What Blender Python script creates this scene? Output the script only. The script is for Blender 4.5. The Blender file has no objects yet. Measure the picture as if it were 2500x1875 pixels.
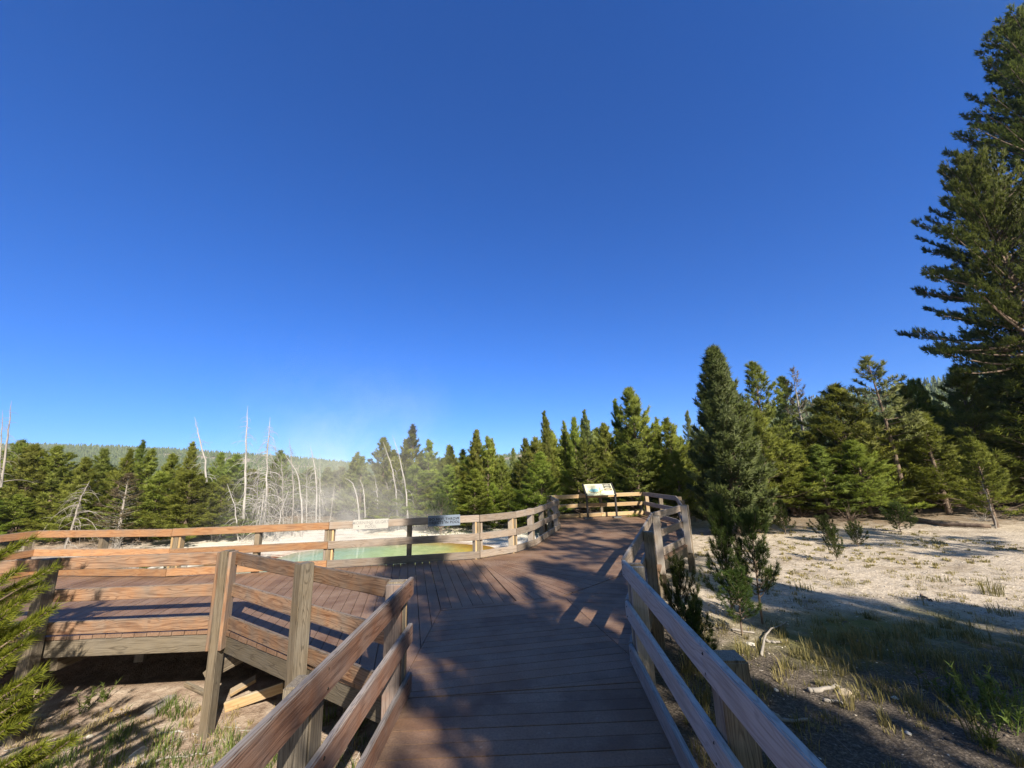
import bpy, bmesh, math, random
import numpy as np
from mathutils import Vector, Matrix, Quaternion

# ------------------------------------------------------------------ scene, camera, light
sc = bpy.context.scene
COL = sc.collection
sc.render.engine = 'CYCLES'
sc.cycles.use_denoising = True
sc.cycles.denoiser = 'OPENIMAGEDENOISE'
sc.cycles.denoising_input_passes = 'RGB_ALBEDO_NORMAL'
sc.cycles.denoising_prefilter = 'NONE'
sc.cycles.max_bounces = 6
sc.cycles.diffuse_bounces = 3
sc.cycles.glossy_bounces = 3
sc.cycles.transparent_max_bounces = 8
sc.cycles.volume_bounces = 0
sc.view_settings.view_transform = 'Standard'
sc.view_settings.look = 'None'
sc.view_settings.gamma = 1.0
sc.view_settings.exposure = 0.9

FPX, PITCH, ROLL, EYE = 970.0, 0.2257, 0.0328, 1.68      # focal length in photo pixels (2500 wide)
_f = Vector((0, math.cos(PITCH), math.sin(PITCH)))
_r0 = Vector((1, 0, 0)); _u0 = _r0.cross(_f)
_r = _r0 * math.cos(ROLL) - _u0 * math.sin(ROLL)
_u = _u0 * math.cos(ROLL) + _r0 * math.sin(ROLL)
cam = bpy.data.cameras.new('camera')
cam.sensor_width = 36.0
cam.lens = FPX / 2500 * 36.0
cam.clip_start = 0.05
cam.clip_end = 6000
camo = bpy.data.objects.new('camera', cam)
COL.objects.link(camo)
M = Matrix((( _r.x, _u.x, -_f.x, 0), (_r.y, _u.y, -_f.y, 0), (_r.z, _u.z, -_f.z, EYE), (0, 0, 0, 1)))
camo.matrix_world = M
sc.camera = camo

SUN_EL = math.radians(35)
SUN_AZ = math.atan2(0.42, -0.91)              # measured from +Y towards +X
SUN = Vector((math.sin(SUN_AZ) * math.cos(SUN_EL), math.cos(SUN_AZ) * math.cos(SUN_EL), math.sin(SUN_EL)))
w = bpy.data.worlds.new("World")
sc.world = w
w.use_nodes = True
nt = w.node_tree
bg = nt.nodes['Background']
sky = nt.nodes.new('ShaderNodeTexSky')
sky.sky_type = 'NISHITA'
sky.sun_disc = False
sky.sun_elevation = SUN_EL
sky.sun_rotation = SUN_AZ
sky.altitude = 2200
sky.air_density = 1.0
sky.dust_density = 0.25
sky.ozone_density = 4.5
hs = nt.nodes.new('ShaderNodeHueSaturation')
hs.inputs['Saturation'].default_value = 1.30
gm = nt.nodes.new('ShaderNodeGamma'); gm.inputs[1].default_value = 0.85
nt.links.new(sky.outputs[0], gm.inputs[0]); nt.links.new(gm.outputs[0], hs.inputs['Color'])
tint = nt.nodes.new('ShaderNodeMix'); tint.data_type = 'RGBA'; tint.blend_type = 'MULTIPLY'
tint.inputs[0].default_value = 1.0; tint.inputs[7].default_value = (.43, .72, 1.15, 1)
nt.links.new(hs.outputs[0], tint.inputs[6])
# the half of the sky round the sun is paler and warmer than the half ahead
wtc = nt.nodes.new('ShaderNodeTexCoord'); wd = nt.nodes.new('ShaderNodeVectorMath'); wd.operation = 'DOT_PRODUCT'
nt.links.new(wtc.outputs['Generated'], wd.inputs[0]); wd.inputs[1].default_value = SUN
wr = nt.nodes.new('ShaderNodeMapRange'); wr.interpolation_type = 'SMOOTHSTEP'; nt.links.new(wd.outputs['Value'], wr.inputs[0])
wr.inputs[1].default_value = .15; wr.inputs[2].default_value = .7
warm = nt.nodes.new('ShaderNodeMix'); warm.data_type = 'RGBA'; warm.blend_type = 'MULTIPLY'
nt.links.new(wr.outputs[0], warm.inputs[0]); nt.links.new(tint.outputs[2], warm.inputs[6]); warm.inputs[7].default_value = (5.5, 1.6, .52, 1)
nt.links.new(warm.outputs[2], bg.inputs[0])
bg.inputs[1].default_value = 0.116
sl = bpy.data.lights.new('sun', 'SUN')
sl.energy = 5.0
sl.angle = math.radians(0.53)
sl.color = (1.0, 0.88, 0.70)
so = bpy.data.objects.new('sun', sl)
COL.objects.link(so)
so.rotation_mode = 'QUATERNION'
so.rotation_quaternion = SUN.to_track_quat('Z', 'Y')
so.location = (6, -12, 20)

# ------------------------------------------------------------------ helpers
def ray(px, py):
    return _f + _r * ((px - 1250) / FPX) + _u * ((937.5 - py) / FPX)
def at(px, py, z=0.0):                        # where a sight line meets a level plane
    d = ray(px, py); t = (z - EYE) / d.z
    return Vector((0, 0, EYE)) + d * t
def atd(px, py, Y):                           # where a sight line meets the depth Y
    d = ray(px, py); t = Y / d.y
    return Vector((0, 0, EYE)) + d * t
def sst(a, b, x):
    t = np.clip((x - a) / (b - a), 0, 1)
    return t * t * (3 - 2 * t)

def tag(o, label=None, cat=None, group=None, kind=None):
    if label: o['label'] = label
    if cat: o['category'] = cat
    if group: o['group'] = group
    if kind: o['kind'] = kind
    return o
def empty(name, loc=(0, 0, 0), rz=0):
    o = bpy.data.objects.new(name, None)
    o.empty_display_size = 0.3
    o.location = loc; o.rotation_euler = (0, 0, rz)
    COL.objects.link(o)
    return o
def link(name, me, parent=None):
    o = bpy.data.objects.new(name, me)
    COL.objects.link(o)
    if parent: o.parent = parent
    return o
def mesh_np(name, V, F, mat=None, attr=None, smooth=False):
    """V (n,3); F (m,3) or (m,4) or list of arrays; attr {name: per-vertex floats or (n,3) colours}"""
    V = np.asarray(V, dtype=np.float32)
    Fs = F if isinstance(F, list) else [F]
    Fs = [np.asarray(f, dtype=np.int32) for f in Fs if len(f)]
    me = bpy.data.meshes.new(name)
    me.vertices.add(len(V)); me.vertices.foreach_set('co', V.ravel())
    loops = np.concatenate([f.ravel() for f in Fs])
    tot = np.concatenate([np.full(len(f), f.shape[1], dtype=np.int32) for f in Fs])
    st = np.concatenate([[0], np.cumsum(tot)[:-1]]).astype(np.int32)
    me.loops.add(len(loops)); me.loops.foreach_set('vertex_index', loops)
    me.polygons.add(len(tot)); me.polygons.foreach_set('loop_start', st); me.polygons.foreach_set('loop_total', tot)
    if smooth: me.polygons.foreach_set('use_smooth', np.ones(len(tot), dtype=bool))
    me.update(calc_edges=True)
    if attr:
        for k, a in attr.items():
            a = np.asarray(a, dtype=np.float32)
            if a.ndim == 1:
                at_ = me.attributes.new(k, 'FLOAT', 'POINT'); at_.data.foreach_set('value', a)
            else:
                at_ = me.attributes.new(k, 'FLOAT_COLOR', 'POINT')
                at_.data.foreach_set('color', np.concatenate([a, np.ones((len(a), 1), np.float32)], 1).ravel())
    if mat: me.materials.append(mat)
    return me
def tubes(lines, ns=5):
    """lines: list of (points (k,3), radii (k)); returns V, F(quads)"""
    VV, FF, off = [], [], 0
    for P, R in lines:
        P = np.asarray(P, float); R = np.asarray(R, float); k = len(P)
        T = np.gradient(P, axis=0); T /= np.linalg.norm(T, axis=1)[:, None] + 1e-9
        a = np.where(np.abs(T[:, 2:3]) > .9, np.array([[1., 0, 0]]), np.array([[0, 0, 1.]]))
        U = np.cross(T, a); U /= np.linalg.norm(U, axis=1)[:, None] + 1e-9
        W = np.cross(T, U)
        th = np.arange(ns) * 2 * np.pi / ns
        ring = P[:, None, :] + R[:, None, None] * (np.cos(th)[None, :, None] * U[:, None, :] + np.sin(th)[None, :, None] * W[:, None, :])
        VV.append(ring.reshape(-1, 3))
        i = np.arange(k - 1)[:, None] * ns; j = np.arange(ns)[None, :]; j2 = (j + 1) % ns
        FF.append(np.stack([i + j, i + j2, i + ns + j2, i + ns + j], -1).reshape(-1, 4) + off)
        off += k * ns
    return np.concatenate(VV), np.concatenate(FF)
def box_mesh(name, sx, sy, sz, mat, bev=0.005, seg=1, jit=0.0, seed=0):
    """box centred on the origin, slightly worn edges"""
    bm = bmesh.new()
    bmesh.ops.create_cube(bm, size=1.0)
    for v in bm.verts: v.co = Vector((v.co.x * sx, v.co.y * sy, v.co.z * sz))
    if bev: bmesh.ops.bevel(bm, geom=bm.edges[:], offset=bev, segments=seg, affect='EDGES')
    if jit:
        rr = random.Random(seed)
        for v in bm.verts: v.co += Vector((rr.uniform(-jit, jit), rr.uniform(-jit, jit), rr.uniform(-jit, jit)))
    me = bpy.data.meshes.new(name)
    bm.to_mesh(me); bm.free()
    me.materials.append(mat)
    return me

# ------------------------------------------------------------------ materials
def newmat(name):
    m = bpy.data.materials.new(name); m.use_nodes = True
    t = m.node_tree; b = t.nodes['Principled BSDF']
    b.inputs['Specular IOR Level'].default_value = 0.3
    return m, t, b
def N(t, kind, **kw):
    n = t.nodes.new(kind)
    for k, v in kw.items(): setattr(n, k, v)
    return n
def sock(t, v, s):
    if hasattr(v, 'links') or hasattr(v, 'is_linked'): t.links.new(v, s)
    else: s.default_value = v
def mixc(t, fac, a, b, mode='MIX'):
    n = N(t, 'ShaderNodeMix', data_type='RGBA', blend_type=mode)
    ins = n.inputs
    sock(t, fac, ins[0])
    for v, s in ((a, ins[6]), (b, ins[7])):
        if isinstance(v, tuple): s.default_value = (*v[:3], 1)
        else: t.links.new(v, s)
    return n.outputs[2]
def math_(t, op, a, b=0.0, clamp=False):
    n = N(t, 'ShaderNodeMath', operation=op, use_clamp=clamp)
    sock(t, a, n.inputs[0]); sock(t, b, n.inputs[1])
    return n.outputs[0]
def noise(t, vec, scale, detail=4, rough=.55, dist=0.0):
    n = N(t, 'ShaderNodeTexNoise')
    if vec is not None: t.links.new(vec, n.inputs['Vector'])
    n.inputs['Scale'].default_value = scale; n.inputs['Detail'].default_value = detail
    n.inputs['Roughness'].default_value = rough; n.inputs['Distortion'].default_value = dist
    return n
def ramp(t, fac, stops):
    n = N(t, 'ShaderNodeValToRGB')
    t.links.new(fac, n.inputs[0])
    e = n.color_ramp.elements
    while len(e) < len(stops): e.new(0.5)
    for el, (p, c) in zip(e, stops):
        el.position = p; el.color = (*c, 1) if isinstance(c, tuple) else (c, c, c, 1)
    return n.outputs[0]
def bump(t, b, h, strength=.4, dist=.01):
    n = N(t, 'ShaderNodeBump'); n.inputs['Strength'].default_value = strength; n.inputs['Distance'].default_value = dist
    t.links.new(h, n.inputs['Height']); t.links.new(n.outputs[0], b.inputs['Normal'])
def attr(t, name):
    return N(t, 'ShaderNodeAttribute', attribute_name=name)

def wood(name, light, dark, grey, topgrey=.75, facegrey=.3, contrast=.75):
    """plain-sawn timber: rings stretched along the board's own x axis, knots, weathered grey faces"""
    m, t, b = newmat(name)
    tc = N(t, 'ShaderNodeTexCoord'); oi = N(t, 'ShaderNodeObjectInfo')
    rnd = math_(t, 'MULTIPLY', oi.outputs['Random'], 37.0)
    cx = N(t, 'ShaderNodeCombineXYZ'); t.links.new(rnd, cx.inputs[0])
    add = N(t, 'ShaderNodeVectorMath', operation='ADD'); t.links.new(tc.outputs['Object'], add.inputs[0]); t.links.new(cx.outputs[0], add.inputs[1])
    mp = N(t, 'ShaderNodeMapping'); t.links.new(add.outputs[0], mp.inputs[0]); mp.inputs['Scale'].default_value = (.9, 5, 5)
    big = noise(t, mp.outputs[0], 1.6, 2, .5)
    # ring distance: height across the board warped by a slow noise along it -> cathedral figures
    sep = N(t, 'ShaderNodeSeparateXYZ'); t.links.new(tc.outputs['Object'], sep.inputs[0])
    wob = math_(t, 'MULTIPLY', math_(t, 'SUBTRACT', big.outputs['Fac'], .5), .30)
    zz = math_(t, 'ADD', sep.outputs[2], wob)
    yy = math_(t, 'MULTIPLY', sep.outputs[1], 2.4)
    d = math_(t, 'SQRT', math_(t, 'ADD', math_(t, 'MULTIPLY', zz, zz), math_(t, 'MULTIPLY', yy, yy)))
    ring = math_(t, 'SINE', math_(t, 'MULTIPLY', d, 330.0))
    mp2 = N(t, 'ShaderNodeMapping'); t.links.new(add.outputs[0], mp2.inputs[0]); mp2.inputs['Scale'].default_value = (2.2, 70, 70)
    fine = noise(t, mp2.outputs[0], 1.4, 4, .65)
    ringf = ramp(t, ring, [(.35, 0.0), (1.0, 1.0)])
    g = math_(t, 'MULTIPLY', math_(t, 'ADD', math_(t, 'MULTIPLY', ringf, .6), math_(t, 'MULTIPLY', ramp(t, fine.outputs['Fac'], [(.42, 0.), (.66, 1.)]), .75)), contrast, True)
    c = mixc(t, g, light, dark)
    # knots
    mp3 = N(t, 'ShaderNodeMapping'); t.links.new(add.outputs[0], mp3.inputs[0]); mp3.inputs['Scale'].default_value = (1.7, 5, 7)
    vo = N(t, 'ShaderNodeTexVoronoi'); t.links.new(mp3.outputs[0], vo.inputs['Vector']); vo.inputs['Scale'].default_value = 1.0
    kn = ramp(t, vo.outputs['Distance'], [(.05, 1.), (.12, 0.)])
    c = mixc(t, math_(t, 'MULTIPLY', kn, .75), c, tuple(x * .35 for x in dark))
    # weathering: upper faces and blotches
    geo = N(t, 'ShaderNodeNewGeometry')
    ss = N(t, 'ShaderNodeSeparateXYZ'); t.links.new(geo.outputs['True Normal'], ss.inputs[0])
    upf = math_(t, 'MULTIPLY', ramp(t, ss.outputs[2], [(.4, 0.), (.8, 1.)]), topgrey)
    blot = noise(t, add.outputs[0], 3.1, 5, .65)
    bl = math_(t, 'MULTIPLY', ramp(t, blot.outputs['Fac'], [(.38, 0.), (.68, 1.)]), facegrey)
    szp = N(t, 'ShaderNodeSeparateXYZ'); t.links.new(tc.outputs['Generated'], szp.inputs[0])
    edg = math_(t, 'MULTIPLY', ramp(t, math_(t, 'ADD', math_(t, 'ABSOLUTE', math_(t, 'SUBTRACT', szp.outputs[2], .45)), math_(t, 'MULTIPLY', math_(t, 'SUBTRACT', blot.outputs['Fac'], .5), .7)), [(.34, 0.), (.58, 1.)]), .75)
    fac = math_(t, 'MAXIMUM', math_(t, 'MAXIMUM', upf, bl), edg)
    gg = mixc(t, g, grey, tuple(x * .42 for x in grey))
    c = mixc(t, fac, c, gg)
    hv = N(t, 'ShaderNodeHueSaturation'); t.links.new(c, hv.inputs['Color'])
    t.links.new(math_(t, 'ADD', math_(t, 'MULTIPLY', oi.outputs['Random'], .5), .75), hv.inputs['Value'])
    t.links.new(hv.outputs[0], b.inputs['Base Color'])
    b.inputs['Roughness'].default_value = .72
    bump(t, b, math_(t, 'ADD', math_(t, 'MULTIPLY', g, -1.0), math_(t, 'MULTIPLY', fine.outputs['Fac'], .5)), .5, .004)
    return m
W_WARM = wood('warm_timber', (.31, .185, .112), (.125, .056, .030), (.20, .178, .16), .85, .72, .85)
W_ORANGE = wood('orange_timber', (.42, .235, .12), (.22, .095, .045), (.26, .23, .20), .8, .35, .7)
W_RED = wood('red_timber', (.27, .145, .095), (.12, .052, .034), (.27, .25, .25), .95, .5, .75)
W_GREY = wood('grey_timber', (.29, .235, .195), (.15, .11, .085), (.30, .28, .27), .9, .65, .7)
W_PINK = wood('pale_timber', (.40, .345, .30), (.21, .17, .14), (.42, .42, .43), 1.0, .5, .6)
W_POST = wood('post_timber', (.23, .185, .13), (.065, .048, .032), (.28, .255, .22), .6, .45, .9)
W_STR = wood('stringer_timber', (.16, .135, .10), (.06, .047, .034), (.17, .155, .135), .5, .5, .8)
W_YEL = wood('yellow_timber', (.48, .34, .18), (.28, .16, .075), (.45, .42, .37), .6, .2, .5)

def deck_mat():
    m, t, b = newmat('composite_decking')
    tc = N(t, 'ShaderNodeTexCoord'); geo = N(t, 'ShaderNodeNewGeometry')
    n1 = noise(t, tc.outputs['Object'], 2.2, 6, .65)
    n2 = noise(t, tc.outputs['Object'], 60, 4, .7)
    c = mixc(t, geo.outputs['Random Per Island'], (.135, .078, .048), (.245, .145, .092))
    c = mixc(t, ramp(t, n1.outputs['Fac'], [(.38, 0.), (.70, 1.)]), c, (.285, .20, .15))
    c = mixc(t, math_(t, 'MULTIPLY', ramp(t, n2.outputs['Fac'], [(.3, 1.), (.6, 0.)]), .55), c, (.085, .058, .048))
    sp = N(t, 'ShaderNodeTexVoronoi'); t.links.new(tc.outputs['Object'], sp.inputs['Vector']); sp.inputs['Scale'].default_value = 5.0
    c = mixc(t, math_(t, 'MULTIPLY', ramp(t, sp.outputs['Distance'], [(.03, 1.), (.07, 0.)]), .35), c, (.4, .36, .32))
    t.links.new(c, b.inputs['Base Color']); b.inputs['Roughness'].default_value = .62
    bump(t, b, n2.outputs['Fac'], .25, .004)
    return m
DECK = deck_mat()

def ground_mat():
    m, t, b = newmat('ground_soil')
    tc = N(t, 'ShaderNodeTexCoord'); P = tc.outputs['Object']
    zn = attr(t, 'zone'); s = N(t, 'ShaderNodeSeparateColor'); t.links.new(zn.outputs['Color'], s.inputs[0])
    fine = noise(t, P, 38, 5, .7); mid = noise(t, P, 5, 6, .65); big = noise(t, P, .9, 5, .6)
    mps = N(t, 'ShaderNodeMapping'); t.links.new(P, mps.inputs[0]); mps.inputs['Scale'].default_value = (.35, 1.6, 1)
    strk = noise(t, mps.outputs[0], 2.0, 6, .7)
    gravel = ramp(t, fine.outputs['Fac'], [(.32, (.055, .047, .040)), (.54, (.135, .115, .098)), (.72, (.32, .28, .24))])
    sinter = ramp(t, fine.outputs['Fac'], [(.28, (.24, .20, .155)), (.45, (.55, .485, .41)), (.62, (.70, .635, .555))])
    white = ramp(t, strk.outputs['Fac'], [(.30, (.40, .345, .27)), (.45, (.70, .66, .60)), (.6, (.80, .77, .72))])
    soil = ramp(t, mid.outputs['Fac'], [(.3, (.18, .13, .10)), (.48, (.37, .29, .235)), (.66, (.52, .44, .37))])
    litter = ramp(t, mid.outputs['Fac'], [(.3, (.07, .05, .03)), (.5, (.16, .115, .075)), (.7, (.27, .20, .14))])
    # zone: R sinter (right flat), G white (pool), B litter and painted shade; base soil / gravel by 'dark'
    dk = attr(t, 'dark')
    c = mixc(t, dk.outputs['Fac'], soil, gravel)
    def edge(v, n): return math_(t, 'MULTIPLY', math_(t, 'SUBTRACT', math_(t, 'ADD', v, math_(t, 'MULTIPLY', math_(t, 'SUBTRACT', n, .5), 1.1)), .25), 2.0, True)
    pat = noise(t, P, 14, 6, .75)
    sinter = mixc(t, math_(t, 'MULTIPLY', ramp(t, pat.outputs['Fac'], [(.42, 1.), (.56, 0.)]), .55), sinter, (.32, .255, .185))
    ptc = noise(t, P, 1.1, 6, .7)
    sinter = mixc(t, math_(t, 'MULTIPLY', ramp(t, ptc.outputs['Fac'], [(.36, 1.), (.50, 0.)]), .6), sinter, (.24, .19, .14))
    c = mixc(t, edge(s.outputs[0], mid.outputs['Fac']), c, sinter)
    c = mixc(t, edge(s.outputs[1], strk.outputs['Fac']), c, white)
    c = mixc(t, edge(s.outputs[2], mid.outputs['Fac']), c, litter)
    mat_ = attr(t, 'mat')
    brown = ramp(t, strk.outputs['Fac'], [(.34, (.10, .032, .014)), (.5, (.22, .085, .04)), (.58, (.66, .56, .46))])
    c = mixc(t, math_(t, 'MULTIPLY', mat_.outputs['Fac'], 1.0, True), c, brown)
    gr = attr(t, 'green')
    c = mixc(t, edge(gr.outputs['Fac'], big.outputs['Fac']), c, mixc(t, mid.outputs['Fac'], (.09, .11, .03), (.30, .27, .13)))
    t.links.new(c, b.inputs['Base Color']); b.inputs['Roughness'].default_value = .95; b.inputs['Specular IOR Level'].default_value = .1
    hh = math_(t, 'ADD', math_(t, 'MULTIPLY', fine.outputs['Fac'], .5), mid.outputs['Fac'])
    bump(t, b, hh, .9, .05)
    return m
GROUND = ground_mat()

def leaf(name, dark, light, tr=.3, sat=1.0, crown=True):
    m, t, b = newmat(name)
    a = attr(t, 'v'); oi = N(t, 'ShaderNodeObjectInfo')
    c = mixc(t, a.outputs['Fac'], dark, light)
    hv = N(t, 'ShaderNodeHueSaturation'); t.links.new(c, hv.inputs['Color'])
    t.links.new(math_(t, 'ADD', math_(t, 'MULTIPLY', oi.outputs['Random'], .035), .490), hv.inputs['Hue'])
    t.links.new(math_(t, 'ADD', math_(t, 'MULTIPLY', oi.outputs['Random'], .5), .75), hv.inputs['Value'])
    hv.inputs['Saturation'].default_value = sat
    t.links.new(hv.outputs[0], b.inputs['Base Color'])
    b.inputs['Roughness'].default_value = .55; b.inputs['Specular IOR Level'].default_value = .25
    if crown:                                     # soft crown shading: leaf normals blended with the crown's outward direction
        an = attr(t, 'out'); vt = N(t, 'ShaderNodeVectorTransform', vector_type='VECTOR', convert_from='OBJECT', convert_to='WORLD'); t.links.new(an.outputs['Vector'], vt.inputs[0])
        ge = N(t, 'ShaderNodeNewGeometry'); sc_ = N(t, 'ShaderNodeVectorMath', operation='SCALE'); t.links.new(ge.outputs['Normal'], sc_.inputs[0]); sc_.inputs['Scale'].default_value = .55
        ad = N(t, 'ShaderNodeVectorMath', operation='ADD'); t.links.new(sc_.outputs[0], ad.inputs[0]); t.links.new(vt.outputs[0], ad.inputs[1])
        no = N(t, 'ShaderNodeVectorMath', operation='NORMALIZE'); t.links.new(ad.outputs[0], no.inputs[0]); t.links.new(no.outputs[0], b.inputs['Normal'])
    tl = N(t, 'ShaderNodeBsdfTranslucent'); t.links.new(hv.outputs[0], tl.inputs[0])
    mx = N(t, 'ShaderNodeMixShader'); mx.inputs[0].default_value = tr
    t.links.new(b.outputs[0], mx.inputs[1]); t.links.new(tl.outputs[0], mx.inputs[2])
    t.links.new(mx.outputs[0], t.nodes['Material Output'].inputs[0])
    return m
L_PINE = leaf('pine_needles', (.095, .130, .018), (.42, .455, .080), .44)
L_DARK = leaf('dark_pine_needles', (.075, .104, .018), (.31, .35, .066), .42)
L_YEL = leaf('yellowish_pine_needles', (.10, .135, .016), (.37, .42, .070), .45)
L_DRY = leaf('dry_pine_needles', (.10, .075, .045), (.22, .18, .10))
L_BLUE = leaf('bluish_pine_needles', (.115, .14, .045), (.38, .41, .14), .42)
L_FORE = leaf('young_pine_needles', (.12, .165, .018), (.38, .41, .05), .42, 1.0, False)
L_GRASS = leaf('grass_blades', (.12, .115, .04), (.36, .29, .14), .35, 1.0, False)
L_STRAW = leaf('straw_blades', (.24, .19, .09), (.52, .43, .24), .35, 1.0, False)
L_GREEN = leaf('green_blades', (.07, .11, .025), (.22, .26, .07), .4, 1.0, False)
L_FAR = leaf('far_needles', (.055, .080, .035), (.14, .16, .07), .1, 1.0, False)

def bark(name, a, b_, sc_=9):
    m, t, b = newmat(name)
    tc = N(t, 'ShaderNodeTexCoord'); mp = N(t, 'ShaderNodeMapping'); t.links.new(tc.outputs['Object'], mp.inputs[0])
    mp.inputs['Scale'].default_value = (1, 1, .25)
    n = noise(t, mp.outputs[0], sc_, 6, .7)
    t.links.new(mixc(t, ramp(t, n.outputs['Fac'], [(.35, 0.), (.65, 1.)]), a, b_), b.inputs['Base Color'])
    b.inputs['Roughness'].default_value = .9
    bump(t, b, n.outputs['Fac'], .7, .02)
    return m
BARK = bark('pine_bark', (.10, .075, .06), (.26, .20, .16))
DEAD = bark('bleached_wood', (.26, .255, .255), (.48, .465, .455), 5)
DEADG = bark('grey_dead_wood', (.21, .195, .185), (.38, .355, .335), 6)
ROCK = bark('grey_rock', (.28, .26, .25), (.52, .49, .46), 14)
def plain(name, c, r=.5, metal=0.0):
    m, t, b = newmat(name)
    tc = N(t, 'ShaderNodeTexCoord'); n = noise(t, tc.outputs['Object'], 12, 5, .6)
    t.links.new(mixc(t, math_(t, 'MULTIPLY', n.outputs['Fac'], .5), c, tuple(x * .7 for x in c)), b.inputs['Base Color'])
    b.inputs['Roughness'].default_value = r; b.inputs['Metallic'].default_value = metal
    return m

# ------------------------------------------------------------------ terrain
PC, PRX, PRY = (-4.05, 12.4), 3.85, 3.15          # the hot pool
WATER_Z = -0.64
rng = np.random.default_rng(7)
def lump(x, y):
    return (np.sin(x * 1.7 + 1.3 * np.sin(y * .9)) * np.cos(y * 1.3 + .7 * np.sin(x * 1.1)) * .5
            + .3 * np.sin(x * 4.1 + y * 2.3) * np.cos(y * 3.7 - x * 1.9) + .2 * np.sin(x * 9.3 - y * 5) * np.cos(y * 8.1 + x * 3))
def pool_d(x, y):
    a = np.arctan2((y - PC[1]) / PRY, (x - PC[0]) / PRX)
    wob = 1 + .05 * np.sin(3 * a + 1) + .04 * np.sin(5 * a + 2.2) + .02 * np.sin(11 * a)
    return np.hypot((x - PC[0]) / PRX, (y - PC[1]) / PRY) / wob
def G(x, y):
    x = np.asarray(x, float); y = np.asarray(y, float)
    left = 1 - sst(-1.8, .5, x)
    z = -.60 - .43 * left * (1 - sst(4.6, 8.8, y))
    z = z + .42 * np.exp(-((y - 7.55) / .62) ** 2) * sst(-10.2, -9.2, x) * (1 - sst(-1.6, -.4, x))  # bank added under the left deck to block light from behind
    z = z + .30 * sst(14, 27, y) + .12 * sst(5, 12, x) * sst(3, 9, y) * (1 - sst(14, 27, y))
    z = z + .035 * lump(x, y) * (1 - sst(60, 200, np.abs(x) + np.abs(y)))
    d = pool_d(x, y)
    z = z - np.where(d < 1.0, .9 * (1 - np.clip(d, 0, 1) ** 2), 0) - .045 * np.exp(-((d - 1.0) / .12) ** 2)
    return z
def axis(lo, hi, step, far, grow=1.25):
    a = list(np.arange(lo, hi + 1e-6, step))
    s = step; v = hi
    while v < far: s *= grow; v += s; a.append(v)
    s = step; v = lo; pre = []
    while v > -far: s *= grow; v -= s; pre.append(v)
    return np.array(pre[::-1] + a)
def build_ground():
    xs = axis(-14, 16, .13, 1000, 1.28); ys = axis(-3, 27, .13, 1000, 1.28)
    X, Y = np.meshgrid(xs, ys)
    Z = G(X, Y)
    d = pool_d(X, Y)
    sint = sst(1.2, 2.5, X) * sst(5.2, 8.0, Y + .12 * X) * (1 - sst(17, 22, Y)) * .95
    whit = np.clip(1.3 - .4 * np.maximum(d - 1, 0), 0, 1) * sst(7.5, 9, Y) * (1 - sst(20, 23, Y)) * (1 - sst(2.5, 4.2, X - .25 * (Y - 10)))
    whit = np.maximum(whit, sst(8, 10, Y) * (1 - sst(20, 22.5, Y)) * (1 - sst(1.0, 3.5, X - .3 * (Y - 10))) * (1 - sst(-14, -11, -X)) * .75)
    litter_shade = sst(19, 23, Y) * .9 + .62 * sst(5, 10, X) * sst(12.5, 16, Y)  # needle litter, deepened on the far right flat as painted shade
    litter_shade = np.maximum(litter_shade, sst(5.9, 6.3, Y) * (1 - sst(8.3, 8.8, Y)) * sst(-11, -10, X) * (1 - sst(-1.2, -.6, X)) * 1.2)  # shade under the left deck, painted into the ground colour
    litter_shade = np.maximum(litter_shade, 1.2 * sst(-1.3, -1.0, X) * (1 - sst(1.0, 1.3, X)) * (1 - sst(8.6, 9, Y)))  # same painted shade below the entry walkway
    dark = sst(.4, 1.4, X)
    mat_ = np.exp(-(((X + 9.2) / 2.2) ** 2 + ((Y - 12.3) / 1.7) ** 2)) * 1.5
    mat_ += .75 * np.exp(-(((X - PC[0]) / 5.6) ** 2)) * np.exp(-((d - 1.05) / .07) ** 2)
    green = np.exp(-(((X + 11.5) / 2.6) ** 2 + ((Y - 12.3) / 2.0) ** 2)) * 1.0 + .45 * sst(18, 20, Y) * (1 - sst(22, 24, Y)) * (1 - sst(0, 3, X))
    green += .75 * np.exp(-((X - 4.8) / 2.3) ** 2 - ((Y - 6.3) / 1.3) ** 2)
    ny, nx = X.shape
    i = np.arange(ny - 1)[:, None] * nx; j = np.arange(nx - 1)[None, :]
    F = np.stack([i + j, i + j + 1, i + nx + j + 1, i + nx + j], -1).reshape(-1, 4)
    V = np.stack([X, Y, Z], -1).reshape(-1, 3)
    me = mesh_np('ground', V, F, GROUND, dict(zone=np.stack([sint, whit, litter_shade], -1).reshape(-1, 3), dark=dark.ravel(), mat=np.clip(mat_, 0, 1).ravel(), green=green.ravel()), smooth=True)
    tag(link('ground', me), kind='structure')
build_ground()

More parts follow.
